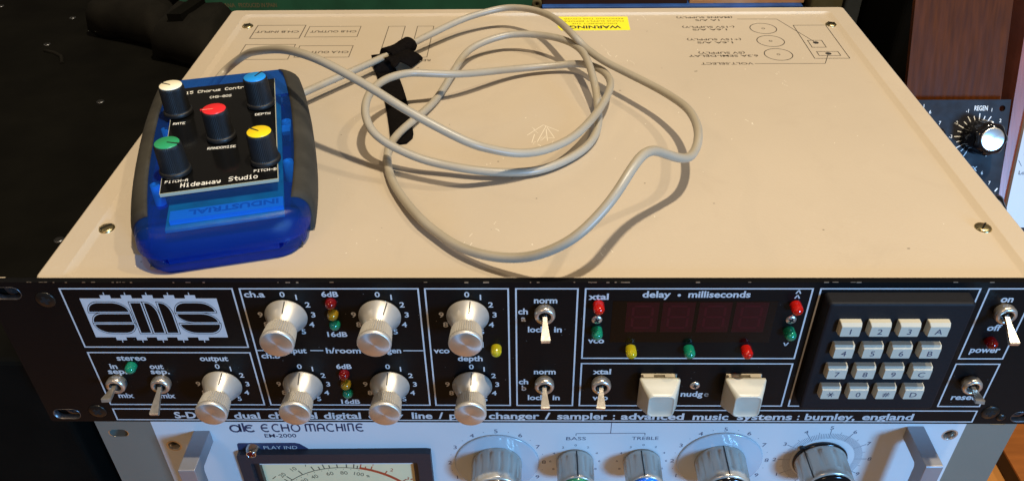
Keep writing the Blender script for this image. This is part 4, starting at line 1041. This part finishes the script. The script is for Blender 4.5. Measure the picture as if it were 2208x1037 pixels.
# folded bags
for nm, pts, lab in (("gear_bag", ((-395, 430), (-318, 395), (-300, 520), (-380, 540)), "black padded gear bag with dark straps, lying on the equipment case"),
                     ("gear_bag", ((-318, 380), (-262, 350), (-262, 500), (-300, 520)), "narrow black bag leaning beside the padded gear bag behind the beige cover")):
    b = MB(); R = []
    cx = sum(p[0] for p in pts) / 4; cy = sum(p[1] for p in pts) / 4
    for z, s in ((-72, .96), (-66, 1.02), (-50, 1.0), (-42, .9), (-38, .7)):
        ring = []
        for i in range(4):
            p, q = pts[i], pts[(i + 1) % 4]
            for k in range(5):
                t = k / 5; x = p[0] + (q[0] - p[0]) * t; y = p[1] + (q[1] - p[1]) * t
                x = cx + (x - cx) * s; y = cy + (y - cy) * s
                ring.append((x + 5 * noise.noise(Vector((x * .03, y * .03, z * .1))), y + 5 * noise.noise(Vector((y * .03, x * .03, 5))), z + 4 * noise.noise(Vector((x * .04, y * .04, 1)))))
        R.append((ring, 0))
    b.loft(R, 0, True)
    g = b.build(nm, "bag_black", None, (cx, cy, -72), label=lab, cat="bag", group="bags on the equipment case")
    b = MB(); b.loft([([(pts[0][0] + 14, pts[0][1] + 5, z), (pts[0][0] + 26, pts[0][1] + 5, z), (pts[2][0] - 4, pts[2][1] - 10, z), (pts[2][0] - 16, pts[2][1] - 10, z)], 0) for z in (-40, -34)]); b.build("strap", "case_black", g)
b = MB(); b.box(-255, 300, 318, 700, -698, -120, b=2); b.build("storage_cabinet", "case_black", None, label="plain black cabinet behind the rack units carrying the green box and folders", cat="cabinet")
bx = thing("green_box", (-150, 480, -120), "dark green cardboard box with a faded gold line of print, behind the beige cover", "box")
b = MB(); b.box(-306, -1, 420, 560, -51.5, 40, b=1.0); gb = b.build("carton", "green_box", bx)
b = MB(lambda u, v, w: (u, 420 - w, v)); b.text("HO EN ESPANA", -290, -258, -42.2, 3.8, .1, 0, .01); b.text("PRODUCED IN SPAIN", -255, -222, -42.2, 3.8, .1, 0, .01); b.build("printed_text", "gold_ink", gb)
b = MB(); b.box(-304, -3, 421, 560, -120, -52, b=1.0); b.build("black_box", "case_black", None, label="black box on the cabinet, carrying the dark green box", cat="box")
b = MB(lambda u, v, w: (u, 418 - w, v)); b.lathe([(4.2, -100), (4.2, 0), (3.6, .4), (1.2, .4), (1.0, -2)], 24, 2.6, -40.5); b.build("paper_roll", "olive_cloth", None, label="end of a beige rolled sheet wedged between green box and blue folder", cat="roll")
b = MB(); b.box(7, 230, 418, 620, -60, -42.6, b=.8); b.build("blue_folder", "blue_folder", None, label="blue folder lying flat beneath the tan cards behind the beige cover", cat="folder")
b = MB(); b.box(7, 132, 424, 620, -42.4, -30, b=.8); b.build("dark_book", "desk_edge", None, label="dark brown book on the blue folder, next to the roll", cat="book")
b = MB(); b.box(134, 232, 424, 620, -42.4, -39.2, b=.5); b.build("tan_card", "tan_card", None, label="tan card sheet lying directly on the blue folder, right half", cat="card")
b = MB(); b.box(172, 236, 430, 620, -39.0, -30, b=.5); b.build("red_book", "mahogany", None, label="dark reddish brown book on top of the tan card", cat="book")
b = MB(); b.box(236, 263, 416, 600, -70, -10, b=3); b.build("folded_cloth", "olive_cloth", None, label="olive folded cloth standing right of the blue folder", cat="cloth")
b = MB(); b.box(265, 279, 416, 600, -80, -12, b=3); b.build("folded_cloth", "slate_cloth", None, label="slate grey folded cloth behind the right rear corner of the cover", cat="cloth")
b = MB(); b.box(282, 640, 345, 700, -698, 120, b=4)
b.build("speaker_cabinet", "case_black", None, label="black speaker cabinet between the folded cloths and the mahogany console", cat="speaker")
# desk at the lower right
D = thing("wooden_desk", (600, 250, -700), "orange brown wooden desk with a dark edge, low down right of the racks", "desk")
b = MB(); b.box(437.5, 900, -100, 610, -418, -400.3); b.build("edge_band", "desk_edge", D)
b = MB(); b.box(437, 900, -102, 612, -400, -398); b.build("desk_top", "desk_wood", D)
b = MB(); b.box(262, 900, -100, 610, -428, -420); b.build("raised_floor_board", "floor_wood", D)  # stands in for the bright floor, added high enough for the lamp to reach
b = MB(); b.box(800, 840, -50, 180, -700, -428.4); b.build("leg", "desk_edge", D)
